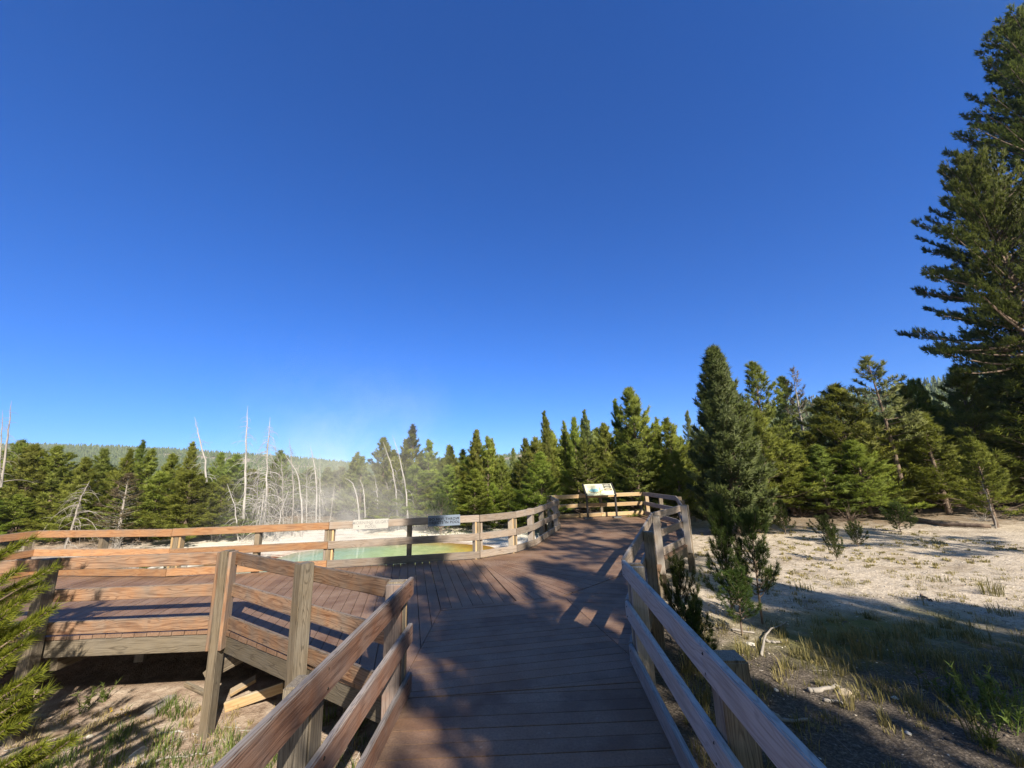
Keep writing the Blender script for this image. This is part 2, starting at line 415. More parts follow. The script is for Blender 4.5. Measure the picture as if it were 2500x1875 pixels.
def water_mat():
    m, t, b = newmat('hot_spring_water')
    tc = N(t, 'ShaderNodeTexCoord'); P = tc.outputs['Object']
    s = N(t, 'ShaderNodeSeparateXYZ'); t.links.new(P, s.inputs[0])
    n = noise(t, P, .8, 5, .6); n2 = noise(t, P, 3.2, 5, .65)
    dd = attr(t, 'd')
    ed = math_(t, 'ADD', dd.outputs['Fac'], math_(t, 'MULTIPLY', math_(t, 'SUBTRACT', n.outputs['Fac'], .5), .22))
    xx = math_(t, 'ADD', s.outputs[0], math_(t, 'MULTIPLY', math_(t, 'SUBTRACT', n.outputs['Fac'], .5), 1.6))
    mapr = N(t, 'ShaderNodeMapRange'); t.links.new(xx, mapr.inputs[0]); mapr.inputs[1].default_value = -4.2; mapr.inputs[2].default_value = 4.2
    along = ramp(t, mapr.outputs[0], [(.12, (.27, .44, .38)), (.34, (.32, .50, .40)), (.48, (.42, .58, .30)), (.66, (.50, .57, .26)), (.80, (.66, .47, .09)), (.95, (.62, .30, .03))])
    rim = ramp(t, ed, [(.72, 0.), (.90, .75), (1.0, 1.)])
    rc = ramp(t, mapr.outputs[0], [(.2, (.45, .42, .33)), (.55, (.50, .45, .20)), (.8, (.42, .20, .03))])
    c = mixc(t, rim, along, rc)
    c = mixc(t, math_(t, 'MULTIPLY', ramp(t, n2.outputs['Fac'], [(.42, 0.), (.66, 1.)]), .45), c, (.20, .30, .14))
    t.links.new(c, b.inputs['Base Color'])
    b.inputs['Roughness'].default_value = .06; b.inputs['IOR'].default_value = 1.33; b.inputs['Specular IOR Level'].default_value = .5
    rip = noise(t, P, 5, 3, .5); bump(t, b, rip.outputs['Fac'], .04, .02)
    return m
def build_pool():
    nr, na = 24, 96
    V, D = [(0, 0, 0)], [0.0]
    for k in range(1, nr + 1):
        for a in np.arange(na) * 2 * math.pi / na:
            wob = 1 + .05 * math.sin(3 * a + 1) + .04 * math.sin(5 * a + 2.2) + .02 * math.sin(11 * a)
            q = k / nr * 1.02
            V.append((math.cos(a) * PRX * wob * q, math.sin(a) * PRY * wob * q, 0)); D.append(q)
    F3 = [(0, 1 + j, 1 + (j + 1) % na) for j in range(na)]
    F4 = [(1 + k * na + j, 1 + (k + 1) * na + j, 1 + (k + 1) * na + (j + 1) % na, 1 + k * na + (j + 1) % na) for k in range(nr - 1) for j in range(na)]
    me = mesh_np('pool_water', V, [np.array(F3), np.array(F4)], water_mat(), dict(d=np.array(D)), smooth=True)
    o = link('pool_water', me); o.location = (PC[0], PC[1], WATER_Z)
    tag(o, kind='structure')
build_pool()

# ------------------------------------------------------------------ boardwalk
boardwalk = tag(empty('boardwalk', (0, 0, 0)), kind='structure')
TH = .038
class MB:
    def __init__(s): s.v = []; s.f = []
    def prism(s, poly, z0, z1):
        n = len(poly); o = len(s.v)
        s.v += [(p[0], p[1], z0) for p in poly] + [(p[0], p[1], z1) for p in poly]
        s.f.append(tuple(o + n + i for i in range(n))); s.f.append(tuple(o + n - 1 - i for i in range(n)))
        for i in range(n): j = (i + 1) % n; s.f.append((o + i, o + j, o + n + j, o + n + i))
    def build(s, name, mat, parent=None):
        me = bpy.data.meshes.new(name); me.from_pydata(s.v, [], s.f); me.update(); me.materials.append(mat)
        return link(name, me, parent)
def clip(poly, p, n):                           # keep the side where (q-p).n >= 0
    out = []
    for i in range(len(poly)):
        a, b = poly[i], poly[(i + 1) % len(poly)]
        da = (a[0] - p[0]) * n[0] + (a[1] - p[1]) * n[1]; db = (b[0] - p[0]) * n[0] + (b[1] - p[1]) * n[1]
        if da >= 0: out.append(a)
        if (da >= 0) != (db >= 0):
            t = da / (da - db); out.append((a[0] + (b[0] - a[0]) * t, a[1] + (b[1] - a[1]) * t))
    return out
PW, GAP = .142, .007
rw = random.Random(3)
def strips(poly, ang, jit=.0):
    mb = MB(); d = (math.cos(math.radians(ang)), math.sin(math.radians(ang))); n = (-d[1], d[0])
    ks = [p[0] * n[0] + p[1] * n[1] for p in poly]
    k = min(ks) - rw.uniform(0, PW)
    while k < max(ks):
        q = clip(poly, (n[0] * (k + GAP / 2), n[1] * (k + GAP / 2)), n)
        q = clip(q, (n[0] * (k + PW - GAP / 2), n[1] * (k + PW - GAP / 2)), (-n[0], -n[1])) if len(q) > 2 else q
        if len(q) > 2: dz = rw.uniform(-.0015, .0015); mb.prism(q, -TH + dz, dz)
        k += PW
    return mb
def hit(poly, p, d):                            # where the line p + s d crosses a polyline
    best = None
    for a, b in zip(poly[:-1], poly[1:]):
        ex, ey = b[0] - a[0], b[1] - a[1]
        den = d[0] * ey - d[1] * ex
        if abs(den) < 1e-9: continue
        s = ((a[0] - p[0]) * ey - (a[1] - p[1]) * ex) / den
        u = ((a[0] - p[0]) * d[1] - (a[1] - p[1]) * d[0]) / den
        if -1e-6 <= u <= 1 + 1e-6: best = (p[0] + d[0] * s, p[1] + d[1] * s)
    return best
def rungs(pa, pb, ang, k0, k1, over=0.0):
    """planks at one angle laid between two polylines"""
    mb = MB(); d = (math.cos(math.radians(ang)), math.sin(math.radians(ang))); n = (-d[1], d[0])
    k = k0
    while k < k1:
        e0, e1 = k + GAP / 2, k + PW - GAP / 2
        P = [(n[0] * e, n[1] * e) for e in (e0, e1)]
        q = [hit(pa, P[0], d), hit(pb, P[0], d), hit(pb, P[1], d), hit(pa, P[1], d)]
        if all(q):
            o = rw.uniform(0, over); q[0] = (q[0][0] - d[0] * o, q[0][1] - d[1] * o); q[3] = (q[3][0] - d[0] * o, q[3][1] - d[1] * o)
            ar = sum(q[i][0] * q[(i + 1) % 4][1] - q[(i + 1) % 4][0] * q[i][1] for i in range(4))
            if ar < 0: q = q[::-1]
            dz = rw.uniform(-.0015, .0015); mb.prism(q, -TH + dz, dz)
        k += PW
    return mb
FC = (-.85, 8.97)
LEFT_EDGE = [(-1.03, 5.74), (-1.012, 3.60), (-3.56, 5.24), (-5.70, 5.19), (-7.3, 5.0), (-12, 4.6)]
POOL_EDGE = [(-12.0, 8.75), (-9.95, 8.72), (-8.4, 8.55), (-6.68, 8.20), (-5.16, 8.28), (-3.78, 8.48), (-2.24, 8.72), (-.80, 8.97)]
FAR_LEFT = [(-.90, 8.90), (-.80, 8.97), (-.02, 9.50), (.38, 10.22), (.72, 11.43), (1.33, 13.23), (1.38, 15.95), (1.38, 17.5)]
FAR_RIGHT = [(2.5, 7.7), (2.74, 8.2), (3.98, 9.84), (5.16, 13.2), (5.11, 16.48), (5.1, 18)]
SW = (-.97, -1.6)
strips([SW, (.62, -1.6), (1.025, 3.72), (-.97, 3.58)], 1).build('decking', DECK, boardwalk)
strips([(-1.004, 3.588), (1.025, 3.728), (1.05, 4.05), (.62, 6.12), (-1.022, 5.735)], 9).build('decking', DECK, boardwalk)
strips([(-1.028, 5.745), (-.05, 5.968), FC, (-1.815, 8.79)], 104.5).build('decking', DECK, boardwalk)
def fan():
    mb = MB(); poly = [FC, (-.05, 5.975), (.62, 6.135), (2.74, 8.14)]
    a0, a1, n = 285.2, 346.9, 27
    for i in range(n):
        b0, b1 = a0 + (a1 - a0) * i / n + .07, a0 + (a1 - a0) * (i + 1) / n - .07
        d0 = (math.cos(math.radians(b0)), math.sin(math.radians(b0))); d1 = (math.cos(math.radians(b1)), math.sin(math.radians(b1)))
        q = clip(poly, FC, (-d0[1], d0[0])); q = clip(q, FC, (d1[1], -d1[0])) if len(q) > 2 else q
        if len(q) > 2: dz = rw.uniform(-.0015, .0015); mb.prism(q, -TH + dz, dz)
    return mb
fan().build('decking', DECK, boardwalk)
strips([(.63, 6.115), (1.055, 4.06), (2.74, 8.12)], -14).build('decking', DECK, boardwalk)
def nk(ang, p): d = math.radians(ang); return -math.sin(d) * p[0] + math.cos(d) * p[1]
rungs(FAR_LEFT, FAR_RIGHT, -13, nk(-13, FC) + .004, nk(-13, (5.1, 16.45)) - .05).build('decking', DECK, boardwalk)
strips([(1.38, 15.92), (5.11, 16.40), (5.11, 16.52), (1.38, 16.04)], 7.3).build('decking', DECK, boardwalk)
rungs(LEFT_EDGE, POOL_EDGE, 104.5, nk(104.5, (-1.03, 5.74)) + .004, nk(104.5, (-5.2, 7)), .012).build('decking', DECK, boardwalk)
rungs(LEFT_EDGE, POOL_EDGE, 104.5, nk(104.5, (-5.2, 7)) + .02, nk(104.5, (-10.1, 8.7)), .012).build('decking', DECK, boardwalk)

def beam(name, a, b, zc, th, h, mat, parent):
    """a board from a to b (plan points) with its own x axis along its length"""
    a, b = Vector((a[0], a[1])), Vector((b[0], b[1])); L = (b - a).length
    o = link(name, box_mesh(name, L, th, h, mat, .006, 1), parent)
    o.location = ((a.x + b.x) / 2, (a.y + b.y) / 2, zc); o.rotation_euler = (0, 0, math.atan2(b.y - a.y, b.x - a.x))
    return o
def inset(poly, d):                             # shift a polyline sideways (left of travel is +)
    out = []
    for i, p in enumerate(poly):
        a = poly[max(i - 1, 0)]; b = poly[min(i + 1, len(poly) - 1)]
        t = Vector((b[0] - a[0], b[1] - a[1])).normalized(); out.append((p[0] - t.y * d, p[1] + t.x * d))
    return out
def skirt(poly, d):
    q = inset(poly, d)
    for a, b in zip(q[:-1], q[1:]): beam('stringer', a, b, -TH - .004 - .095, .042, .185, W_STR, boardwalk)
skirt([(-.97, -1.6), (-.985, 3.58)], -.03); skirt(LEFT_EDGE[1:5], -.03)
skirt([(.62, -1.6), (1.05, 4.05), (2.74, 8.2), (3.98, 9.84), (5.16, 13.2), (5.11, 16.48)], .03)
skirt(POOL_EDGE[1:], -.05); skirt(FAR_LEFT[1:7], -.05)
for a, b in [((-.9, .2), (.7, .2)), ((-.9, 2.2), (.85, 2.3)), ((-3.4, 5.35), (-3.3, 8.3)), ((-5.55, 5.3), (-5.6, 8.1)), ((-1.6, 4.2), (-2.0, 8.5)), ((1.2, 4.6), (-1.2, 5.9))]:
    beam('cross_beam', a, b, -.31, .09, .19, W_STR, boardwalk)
for x, y in [(-3.4, 6.6), (-5.6, 6.6), (-1.8, 6.4), (0, 5.2), (-.6, 2.2), (.6, 2.3), (0, .2)]:
    g = float(G(x, y)); h = -.4 - g + .1
    o = link('support_post', box_mesh('support_post', h, .14, .14, W_POST), boardwalk)
    o.location = (x, y, -.4 - h / 2); o.rotation_euler = (0, math.pi / 2, 0)
def brace(a, b, th=.05, h=.14):
    a, b = Vector(a), Vector(b); d = b - a
    o = link('brace', box_mesh('brace', d.length, th, h, W_POST), boardwalk)
    o.location = (a + b) / 2; o.rotation_euler = (0, -math.asin(d.z / d.length), math.atan2(d.y, d.x))
brace((-3.62, 5.33, -.45), (-3.2, 5.36, -.25)); brace((-3.44, 5.34, -.30), (-3.75, 5.37, -.55))

# ------------------------------------------------------------------ railings
SCREW = plain('screw_steel', (.05, .045, .04), .45, .6)
RH = (.80, .445, .085)                          # board centres above the deck
def railing(label, path, side, posts, mat, pmat=None, h=RH, lift=0.0, bd=(.037, .142), mats=None, tops=None, screws=False):
    """path: plan polyline of the boards; side +1/-1: posts stand left/right of travel;
       posts: (segment, share along it, kind) kind 'p' plain, 'd' with a board nailed on either side"""
    pmat = pmat or W_POST
    c = Vector((sum(p[0] for p in path) / len(path), sum(p[1] for p in path) / len(path), 0))
    root = empty('railing', c)
    tag(root, label, 'railing', 'timber railings along the boardwalk')
    rr = random.Random(int(c.x * 100)); rails_ = []
    for k, (a, b) in enumerate(zip(path[:-1], path[1:])):
        A, B = Vector(a), Vector(b); d = (B - A).normalized()
        for q, z in enumerate(h):
            e = .004
            A2, B2 = A + d * e, B - d * e
            L = (B2 - A2).length
            mm = mats[k] if mats else mat
            o = link('rail', box_mesh('rail', L, bd[0], bd[1], mm, .006, 2), root)
            rails_.append((k, o, L, q))
            p = (A2 + B2) / 2
            o.location = (p.x - c.x, p.y - c.y, z + lift + rr.uniform(-.004, .004)); o.rotation_euler = (0, 0, math.atan2(d.y, d.x))
    for i, (k, s, kind) in enumerate(posts):
        if screws:
            ro = [r for r in rails_ if r[0] == k]
            for _, o, L, q0 in ro:
                sx = max(-L / 2 + .05, min(L / 2 - .05, -L / 2 + s * L))
                for dz in (-.042, .04):
                    V, F = tubes([([(sx + rr.uniform(-.012, .012), -side * (bd[0] / 2 - .001), dz), (sx, -side * (bd[0] / 2 + .0012), dz), (sx, -side * (bd[0] / 2 + .0024), dz)], [.0062, .0062, .001])], 8)
                    link('screw', mesh_np('screw', V, F, SCREW), o)
        A, B = Vector(path[k]), Vector(path[k + 1]); d = (B - A).normalized(); n = Vector((-d.y, d.x)) * side
        pw = .098 if kind == 'd' else (.13 if kind in ('P',) else .095)
        pd = .135
        p = A + (B - A) * s + n * (.0185 + .003 + pd / 2)
        g = float(G(p.x, p.y)); top = h[0] + bd[1] / 2 + lift - .01 + rr.uniform(-.015, .01)
        if tops and i in tops: top = tops[i]
        L = top - g + .12
        o = link('post', box_mesh('post', L, pd, pw, pmat, .008, 2), root)
        # timber's own x axis runs up the post
        o.rotation_euler = (0, -math.pi / 2, math.atan2(n.y, n.x) - math.pi / 2 + math.pi / 2)
        o.rotation_mode = 'QUATERNION'
        Mx = Matrix(((0, n.x, d.x), (0, n.y, d.y), (1, 0, 0)))
        if Mx.determinant() < 0: Mx = Matrix(((0, n.x, -d.x), (0, n.y, -d.y), (1, 0, 0)))
        o.rotation_quaternion = Mx.to_quaternion()
        o.location = (p.x - c.x, p.y - c.y, top - L / 2)
        if kind == 'd':
            for sg in (-1, 1):
                L2 = top + .16
                s_ = link('side_board', box_mesh('side_board', L2, pd * .98, .037, mat if rr.random() < .6 else W_YEL, .005, 1), root)
                s_.rotation_mode = 'QUATERNION'; s_.rotation_quaternion = Mx.to_quaternion()
                q = p + d * sg * (pw / 2 + .021)
                s_.location = (q.x - c.x, q.y - c.y, top - .012 - L2 / 2)
    return root
railing('near left railing of reddish timber running beside the camera along the entry walkway', [(-.915, -1.2), (-.905, 3.66)], 1,
        [(0, .20, 'P'), (0, .675, 'P'), (0, .972, 'd')], W_RED, tops={1: .79}, screws=True)
railing('sunlit orange timber railing on the front edge of the left walkway, with tall corner post', [(-1.06, 3.58), (-3.50, 5.24), (-5.70, 5.19), (-7.4, 4.98)], 1,
        [(0, .40, 'P'), (1, .012, 'd'), (1, .97, 'P'), (2, .97, 'P')], W_WARM, tops={0: .91, 1: .90, 2: .88})
railing('pale pinkish railing on the right of the entry walkway, bending out past the young pines', [(.655, -1.2), (1.0, 4.06), (2.69, 8.27), (3.93, 9.88)], -1,
        [(0, .25, 'P'), (0, .628, 'P'), (0, .985, 'd'), (1, .45, 'P'), (1, .93, 'd'), (2, .97, 'd')], W_PINK, mats=[W_PINK, W_GREY, W_GREY], tops={1: .83, 3: .85}, screws=True)
railing('short timber railing on the right side of the far viewing platform', [(3.96, 9.93), (5.11, 13.2), (5.06, 16.42)], -1,
        [(0, .5, 'p'), (0, .96, 'p'), (1, .5, 'p'), (1, .97, 'd')], W_GREY)
railing('bright timber railing across the back of the far platform behind the map panel', [(5.04, 16.44), (3.3, 16.21), (1.30, 15.93)], -1,
        [(0, .02, 'p'), (0, .97, 'p'), (1, .97, 'd')], W_YEL)
railing('long curving timber railing between the boardwalk and the hot pool, carrying two signs',
        [(-10.0, 5.6), (-9.95, 8.68), (-6.70, 8.14), (-3.78, 8.43), (-.79, 8.90), (-.02, 9.45), (.43, 10.2), (1.37, 13.2), (1.34, 15.9)], 1,
        [(0, .5, 'p'), (0, .97, 'd'), (1, .48, 'p'), (2, .02, 'd'), (2, .53, 'p'), (3, .0, 'd'), (3, .52, 'p'), (4, .0, 'd'), (5, .0, 'd'), (6, .0, 'd'), (6, .35, 'p'), (6, .97, 'd'), (7, .97, 'p')],
        W_GREY, mats=[W_ORANGE, W_ORANGE, W_ORANGE, W_GREY, W_GREY, W_GREY, W_GREY, W_GREY], h=(.805, .44, .085))

# ------------------------------------------------------------------ signs and the map panel
def text_mesh(name, body, size, mat, depth=.0015, space=1.0):
    cu = bpy.data.curves.new(name, 'FONT'); cu.body = body; cu.size = size; cu.extrude = depth
    cu.align_x = 'CENTER'; cu.align_y = 'CENTER'; cu.space_line = .95; cu.space_character = space
    cu.offset = size * .02
    ob = bpy.data.objects.new(name, cu); COL.objects.link(ob)
    dg = bpy.context.evaluated_depsgraph_get(); dg.update()
    me = bpy.data.meshes.new_from_object(ob.evaluated_get(dg))
    bpy.data.objects.remove(ob); bpy.data.curves.remove(cu)
    me.name = name; me.materials.clear(); me.materials.append(mat)
    return me
SIGN_A = plain('sign_board_paint', (.19, .245, .34), .5)
SIGN_W = plain('sign_board_white', (.47, .47, .46), .4)
INK = plain('sign_ink', (.025, .025, .035), .6)
CREAM = plain('sign_letters_cream', (.80, .78, .70), .6)
GREYT = plain('sign_letters_grey', (.30, .30, .31), .6)
def sign(label, cxz, seg, wid, hei, board, ink, body, size, bolts):
    A, B = Vector(seg[0]), Vector(seg[1]); d = (B - A).normalized(); n = Vector((d.y, -d.x))
    t = (cxz[0] - A.x) / (B.x - A.x); p = A + (B - A) * t + n * (.0185 + .008)
    root = empty('sign', (p.x, p.y, cxz[1]), math.atan2(d.y, d.x))
    tag(root, label, 'sign', 'signs on the pool railing')
    link('board', box_mesh('board', wid, .012, hei, board, .003), root)
    o = link('lettering', text_mesh('lettering', body, size, ink, space=1.12), root)
    o.rotation_euler = (math.pi / 2, 0, 0); o.location = (0, -.0075, -.004)
    for bx, bz in bolts:
        V, F = tubes([([(bx, -.006, bz), (bx, -.0085, bz), (bx, -.0105, bz)], [.009, .009, .001])], 8)
        link('screw', mesh_np('screw', V, F, INK), root)
sign('blue grey sign on the pool railing reading DO NOT THROW OBJECTS IN POOL', (-1.52, .80), ((-3.78, 8.43), (-.79, 8.90)), .665, .215, SIGN_A, INK, 'DO NOT THROW\nOBJECTS IN POOL', .071, [(-.28, .03), (.29, .045), (.01, .0)])
sign('sun bleached white sign on the pool railing faintly reading MORNING GLORY POOL', (-2.98, .80), ((-3.78, 8.43), (-.79, 8.90)), .69, .19, SIGN_W, GREYT, 'MORNING GLORY\nPOOL', .08, [(-.24, -.03), (.0, .0), (.24, .02)])

def map_panel():
    root = tag(empty('map_panel', (3.22, 15.62, 0), math.radians(5)), 'low angled map panel on two dark metal legs at the back of the far platform', 'information panel')
    METAL = plain('dark_metal', (.05, .05, .055), .45, .4)
    PAPER = plain('panel_print', (.66, .68, .52), .35)
    for sx in (-.55, .55):
        o = link('leg', box_mesh('leg', .06, .09, .92, METAL, .006), root); o.location = (sx, .0, .46)
        f = link('base_plate', box_mesh('base_plate', .30, .22, .05, plain('grey_metal', (.16, .16, .17), .5, .3), .008), root); f.location = (sx, -.02, .027)
        a = link('side_frame', box_mesh('side_frame', .05, .66, .07, METAL, .006), root); a.location = (sx + (.02 if sx > 0 else -.02), .17, 1.03); a.rotation_euler = (math.radians(44), 0, 0)
    e = link('panel', box_mesh('panel', 1.07, .58, .03, PAPER, .004), root); e.location = (0, .17, 1.035); e.rotation_euler = (math.radians(44), 0, 0)
    def flat(name, pts, col, z=.0165):
        mb = MB(); mb.prism(pts, z, z + .001); return mb.build(name, plain(name + '_ink', col, .4), e)
    flat('pool_drawing', [(-.42, -.02), (-.33, -.10), (-.18, -.13), (-.06, -.10), (-.03, -.01), (-.10, .05), (-.26, .03)], (.25, .55, .62))
    flat('trail_drawing', [(-.46, -.06), (-.36, -.14), (-.14, -.175), (.0, -.14), (.16, -.03), (.14, -.01), (-.01, -.11), (-.14, -.15), (-.34, -.12), (-.44, -.04)], (.36, .30, .12), .0178)
    flat('path_drawing', [(.0, -.21), (.03, -.21), (.05, .08), (.02, .10)], (.32, .36, .14), .0172)
    for y0, cc in ((.17, (.12, .12, .12)), (.055, (.07, .07, .07)), (-.07, (.2, .15, .09))):
        flat('photo_print', [(.19, y0), (.50, y0), (.50, y0 + .10), (.19, y0 + .10)], cc)
        flat('photo_highlight', [(.24, y0 + .02), (.44, y0 + .03), (.40, y0 + .055), (.27, y0 + .05)], (.6, .58, .52), .0178)
    for k in range(5): flat('text_line', [(-.45, .22 - .027 * k), (-.45 + .36 - .03 * (k % 2), .22 - .027 * k), (-.45 + .36 - .03 * (k % 2), .228 - .027 * k), (-.45, .228 - .027 * k)], (.2, .2, .18))
map_panel()

# ------------------------------------------------------------------ trees
def nrm(a): return a / (np.linalg.norm(a, axis=-1, keepdims=True) + 1e-9)
def blades(P, A, rg, nper, ln, wd, cone=(25, 75), v0=None):
    """tufts at P with axes A: nper thin triangles each"""
    n = len(P)
    A = nrm(A); ref = np.where(np.abs(A[:, 2:3]) > .9, [[1., 0, 0]], [[0, 0, 1.]])
    U = nrm(np.cross(A, ref)); W = np.cross(A, U)
    th = rg.uniform(0, 2 * np.pi, (n, nper)); ph = np.radians(rg.uniform(cone[0], cone[1], (n, nper)))
    D = np.cos(ph)[..., None] * A[:, None] + np.sin(ph)[..., None] * (np.cos(th)[..., None] * U[:, None] + np.sin(th)[..., None] * W[:, None])
    R = nrm(np.cross(D, rg.normal(size=(n, nper, 3))))
    L = ln * rg.uniform(.65, 1.15, (n, nper, 1)); Wd = wd * rg.uniform(.7, 1.2, (n, nper, 1))
    B = P[:, None] + A[:, None] * rg.uniform(-.3, .35, (n, nper, 1)) * ln
    V = np.stack([B - R * Wd * .5, B + R * Wd * .5, B + D * L], 2).reshape(-1, 3)
    F = np.arange(len(V)).reshape(-1, 3)
    base = rg.uniform(0, 1, (n, 1)) if v0 is None else v0[:, None]
    v = np.clip(base * .7 + rg.uniform(0, .3, (n, nper)), 0, 1)
    va = np.stack([v * .75, v * .75, np.clip(v + .15, 0, 1)], -1).reshape(-1)
    return V, F, va
def pine_data(seed, h, r, nb, dens, ln, wd, nper, start=.06, pw=.75, up=.30, gap=0.0, elo=-8, ehi=55, lean=0.0, bare=0.0, irregular=.25, lat_=.36):
    rg = np.random.default_rng(seed)
    k = 12; tz = np.linspace(0, 1, k)
    bend = rg.normal(0, .012 * h, 2); ph = rg.uniform(0, 6, 2)
    tx = bend[0] * np.sin(tz * 2.5 + ph[0]) - bend[0] * np.sin(ph[0]) + lean * h * tz
    ty = bend[1] * np.sin(tz * 2.2 + ph[1]) - bend[1] * np.sin(ph[1])
    trunk = np.stack([tx, ty, tz * h], 1); rad = (.011 * h + (.025 if h > 2 else .004)) * (1 - tz * .93)
    trunk[0, 2] = -.25
    lines = [(trunk, rad)]
    PP, AA, VV = [], [], []
    for i in range(nb):
        t = (i + rg.uniform(0, 1)) / nb
        z = start + (1 - start) * t ** .92
        prof = (1 - t) ** pw * .94 + .05
        if t < .10: prof *= .85 + 1.5 * t
        L = r * prof * (1 + rg.uniform(-irregular, irregular)); az = i * 2.39996 + rg.normal(0, .5)
        if gap and rg.random() < gap: continue
        el = math.radians(elo + (ehi - elo) * t + rg.normal(0, 7))
        p0 = np.array([np.interp(z, tz, tx), np.interp(z, tz, ty), z * h])
        dh = np.array([math.cos(az), math.sin(az), 0]); sd = np.array([-dh[1], dh[0], 0]); zz = np.array([0, 0, 1.])
        def pt(s): return p0 + dh * (L * s * math.cos(el))[:, None] + zz * (L * (s * math.sin(el) + up * s * s - .10 * s))[:, None]
        s5 = np.linspace(0, 1, 5)
        lines.append((pt(s5), (.007 * L + .004) * (1 - .85 * s5) * 1.6))
        if z < bare and rg.random() < .8: continue
        nt_ = int(L / dens * 2.2) + 5
        s = .12 + .88 * np.sqrt(rg.uniform(0.02, 1, nt_)); s[0] = 1.0
        lat = rg.uniform(-1, 1, nt_) * (lat_ * L * (1.12 - s)) + rg.normal(0, .03, nt_); lat[0] = 0
        P = pt(s) + sd * lat[:, None] + zz * (rg.normal(0, .035, nt_) + np.abs(lat) * .12)[:, None]
        A = dh * (.8 * math.cos(el)) + sd * np.sign(lat)[:, None] * .45 + zz * (.6 + math.sin(el) * .8 + rg.uniform(0, .7, nt_))[:, None] + rg.normal(0, .2, (nt_, 3))
        PP.append(P); AA.append(A); VV.append(np.clip(rg.normal(.45, .2) + .35 * (s - .6) + rg.normal(0, .16, nt_), 0, 1))
    top = trunk[-1]                                  # leader
    nl = 9
    PP.append(top - np.array([0, 0, 1.]) * np.linspace(0, .09 * h, nl)[:, None] + rg.normal(0, .010 * h, (nl, 3)) * np.linspace(0, 1, nl)[:, None]); AA.append(np.tile([0, 0, 1.], (nl, 1)) + rg.normal(0, .25, (nl, 3))); VV.append(np.full(nl, .6))
    cV, cF, ca = blades(np.concatenate(PP), np.concatenate(AA), rg, nper, ln, wd, cone=(14, 60), v0=np.concatenate(VV))
    tV, tF = tubes(lines, 5)
    return tV, tF, cV, cF, ca
class Kind:                                          # one grown tree, copied wherever its kind stands
    def __init__(s, seed, leafmat, h=6.0, r=1.25, nb=150, dens=.115, ln=.20, wd=.032, nper=8, barkmat=None, **kw):
        tV, tF, cV, cF, ca = pine_data(seed, h, r, nb, dens, ln, wd, nper, **kw)
        s.h = h; s.r = r
        out = cV.copy(); out[:, 2] = .35 * r; out = nrm(out)
        s.tm = mesh_np('trunk', tV, tF, barkmat or BARK, smooth=True); s.cm = mesh_np('crown', cV, cF, leafmat, dict(v=ca, out=out))
    def plant(s, name, x, y, height, width, label, cat='pine tree', group=None, rz=None, z=None, rr=random.Random(5)):
        root = empty(name, (x, y, float(G(x, y)) if z is None else z), rr.uniform(0, 6.28) if rz is None else rz)
        tag(root, label, cat, group)
        for nm, me in (('trunk', s.tm), ('crown', s.cm)):
            o = link(nm, me, root); k = width / s.r; o.scale = (k, k, height / s.h)
        return root
BASE = [Kind(11, L_PINE, r=1.25, nb=135, pw=.95, up=.48, bare=.12, irregular=.40, gap=.05), Kind(12, L_PINE, r=1.4, nb=160, pw=.82, up=.40, irregular=.5, bare=.08), Kind(13, L_PINE, r=1.2, nb=115, pw=1.05, up=.55, ehi=66, bare=.14, irregular=.45, gap=.08, lat_=.30),
        Kind(14, L_PINE, r=1.3, nb=140, pw=.88, start=.10, up=.48, irregular=.6, gap=.12, bare=.2), Kind(15, L_PINE, r=1.25, nb=125, pw=.98, up=.45, lean=.02, gap=.14, irregular=.6, bare=.16)]
def recol(k, m):
    q = Kind.__new__(Kind); q.h, q.r, q.tm = k.h, k.r, k.tm; q.cm = k.cm.copy(); q.cm.materials[0] = m; return q
DK = [recol(b, L_DARK) for b in BASE]; YL = [recol(b, L_YEL) for b in BASE]; BL = [recol(b, L_BLUE) for b in BASE]
DRY = Kind(31, L_DRY, r=1.2, nb=120, dens=.34, nper=5, gap=.15, barkmat=DEADG)
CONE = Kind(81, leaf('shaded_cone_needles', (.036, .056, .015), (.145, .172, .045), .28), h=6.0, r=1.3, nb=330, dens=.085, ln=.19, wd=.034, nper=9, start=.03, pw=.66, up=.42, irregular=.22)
THIN = Kind(41, L_BLUE, h=8.0, r=1.15, nb=62, dens=.13, start=.42, pw=.6, gap=.12, irregular=.5, elo=5, up=.25, lean=.0)
TALL = Kind(42, L_DARK, h=8.0, r=1.25, nb=110, dens=.14, start=.30, pw=.62, irregular=.35, gap=.06, elo=-2, up=.25)
BARE = Kind(43, L_DRY, h=8.0, r=1.2, nb=70, dens=.9, nper=3, start=.3, gap=.2, barkmat=DEADG, elo=10)

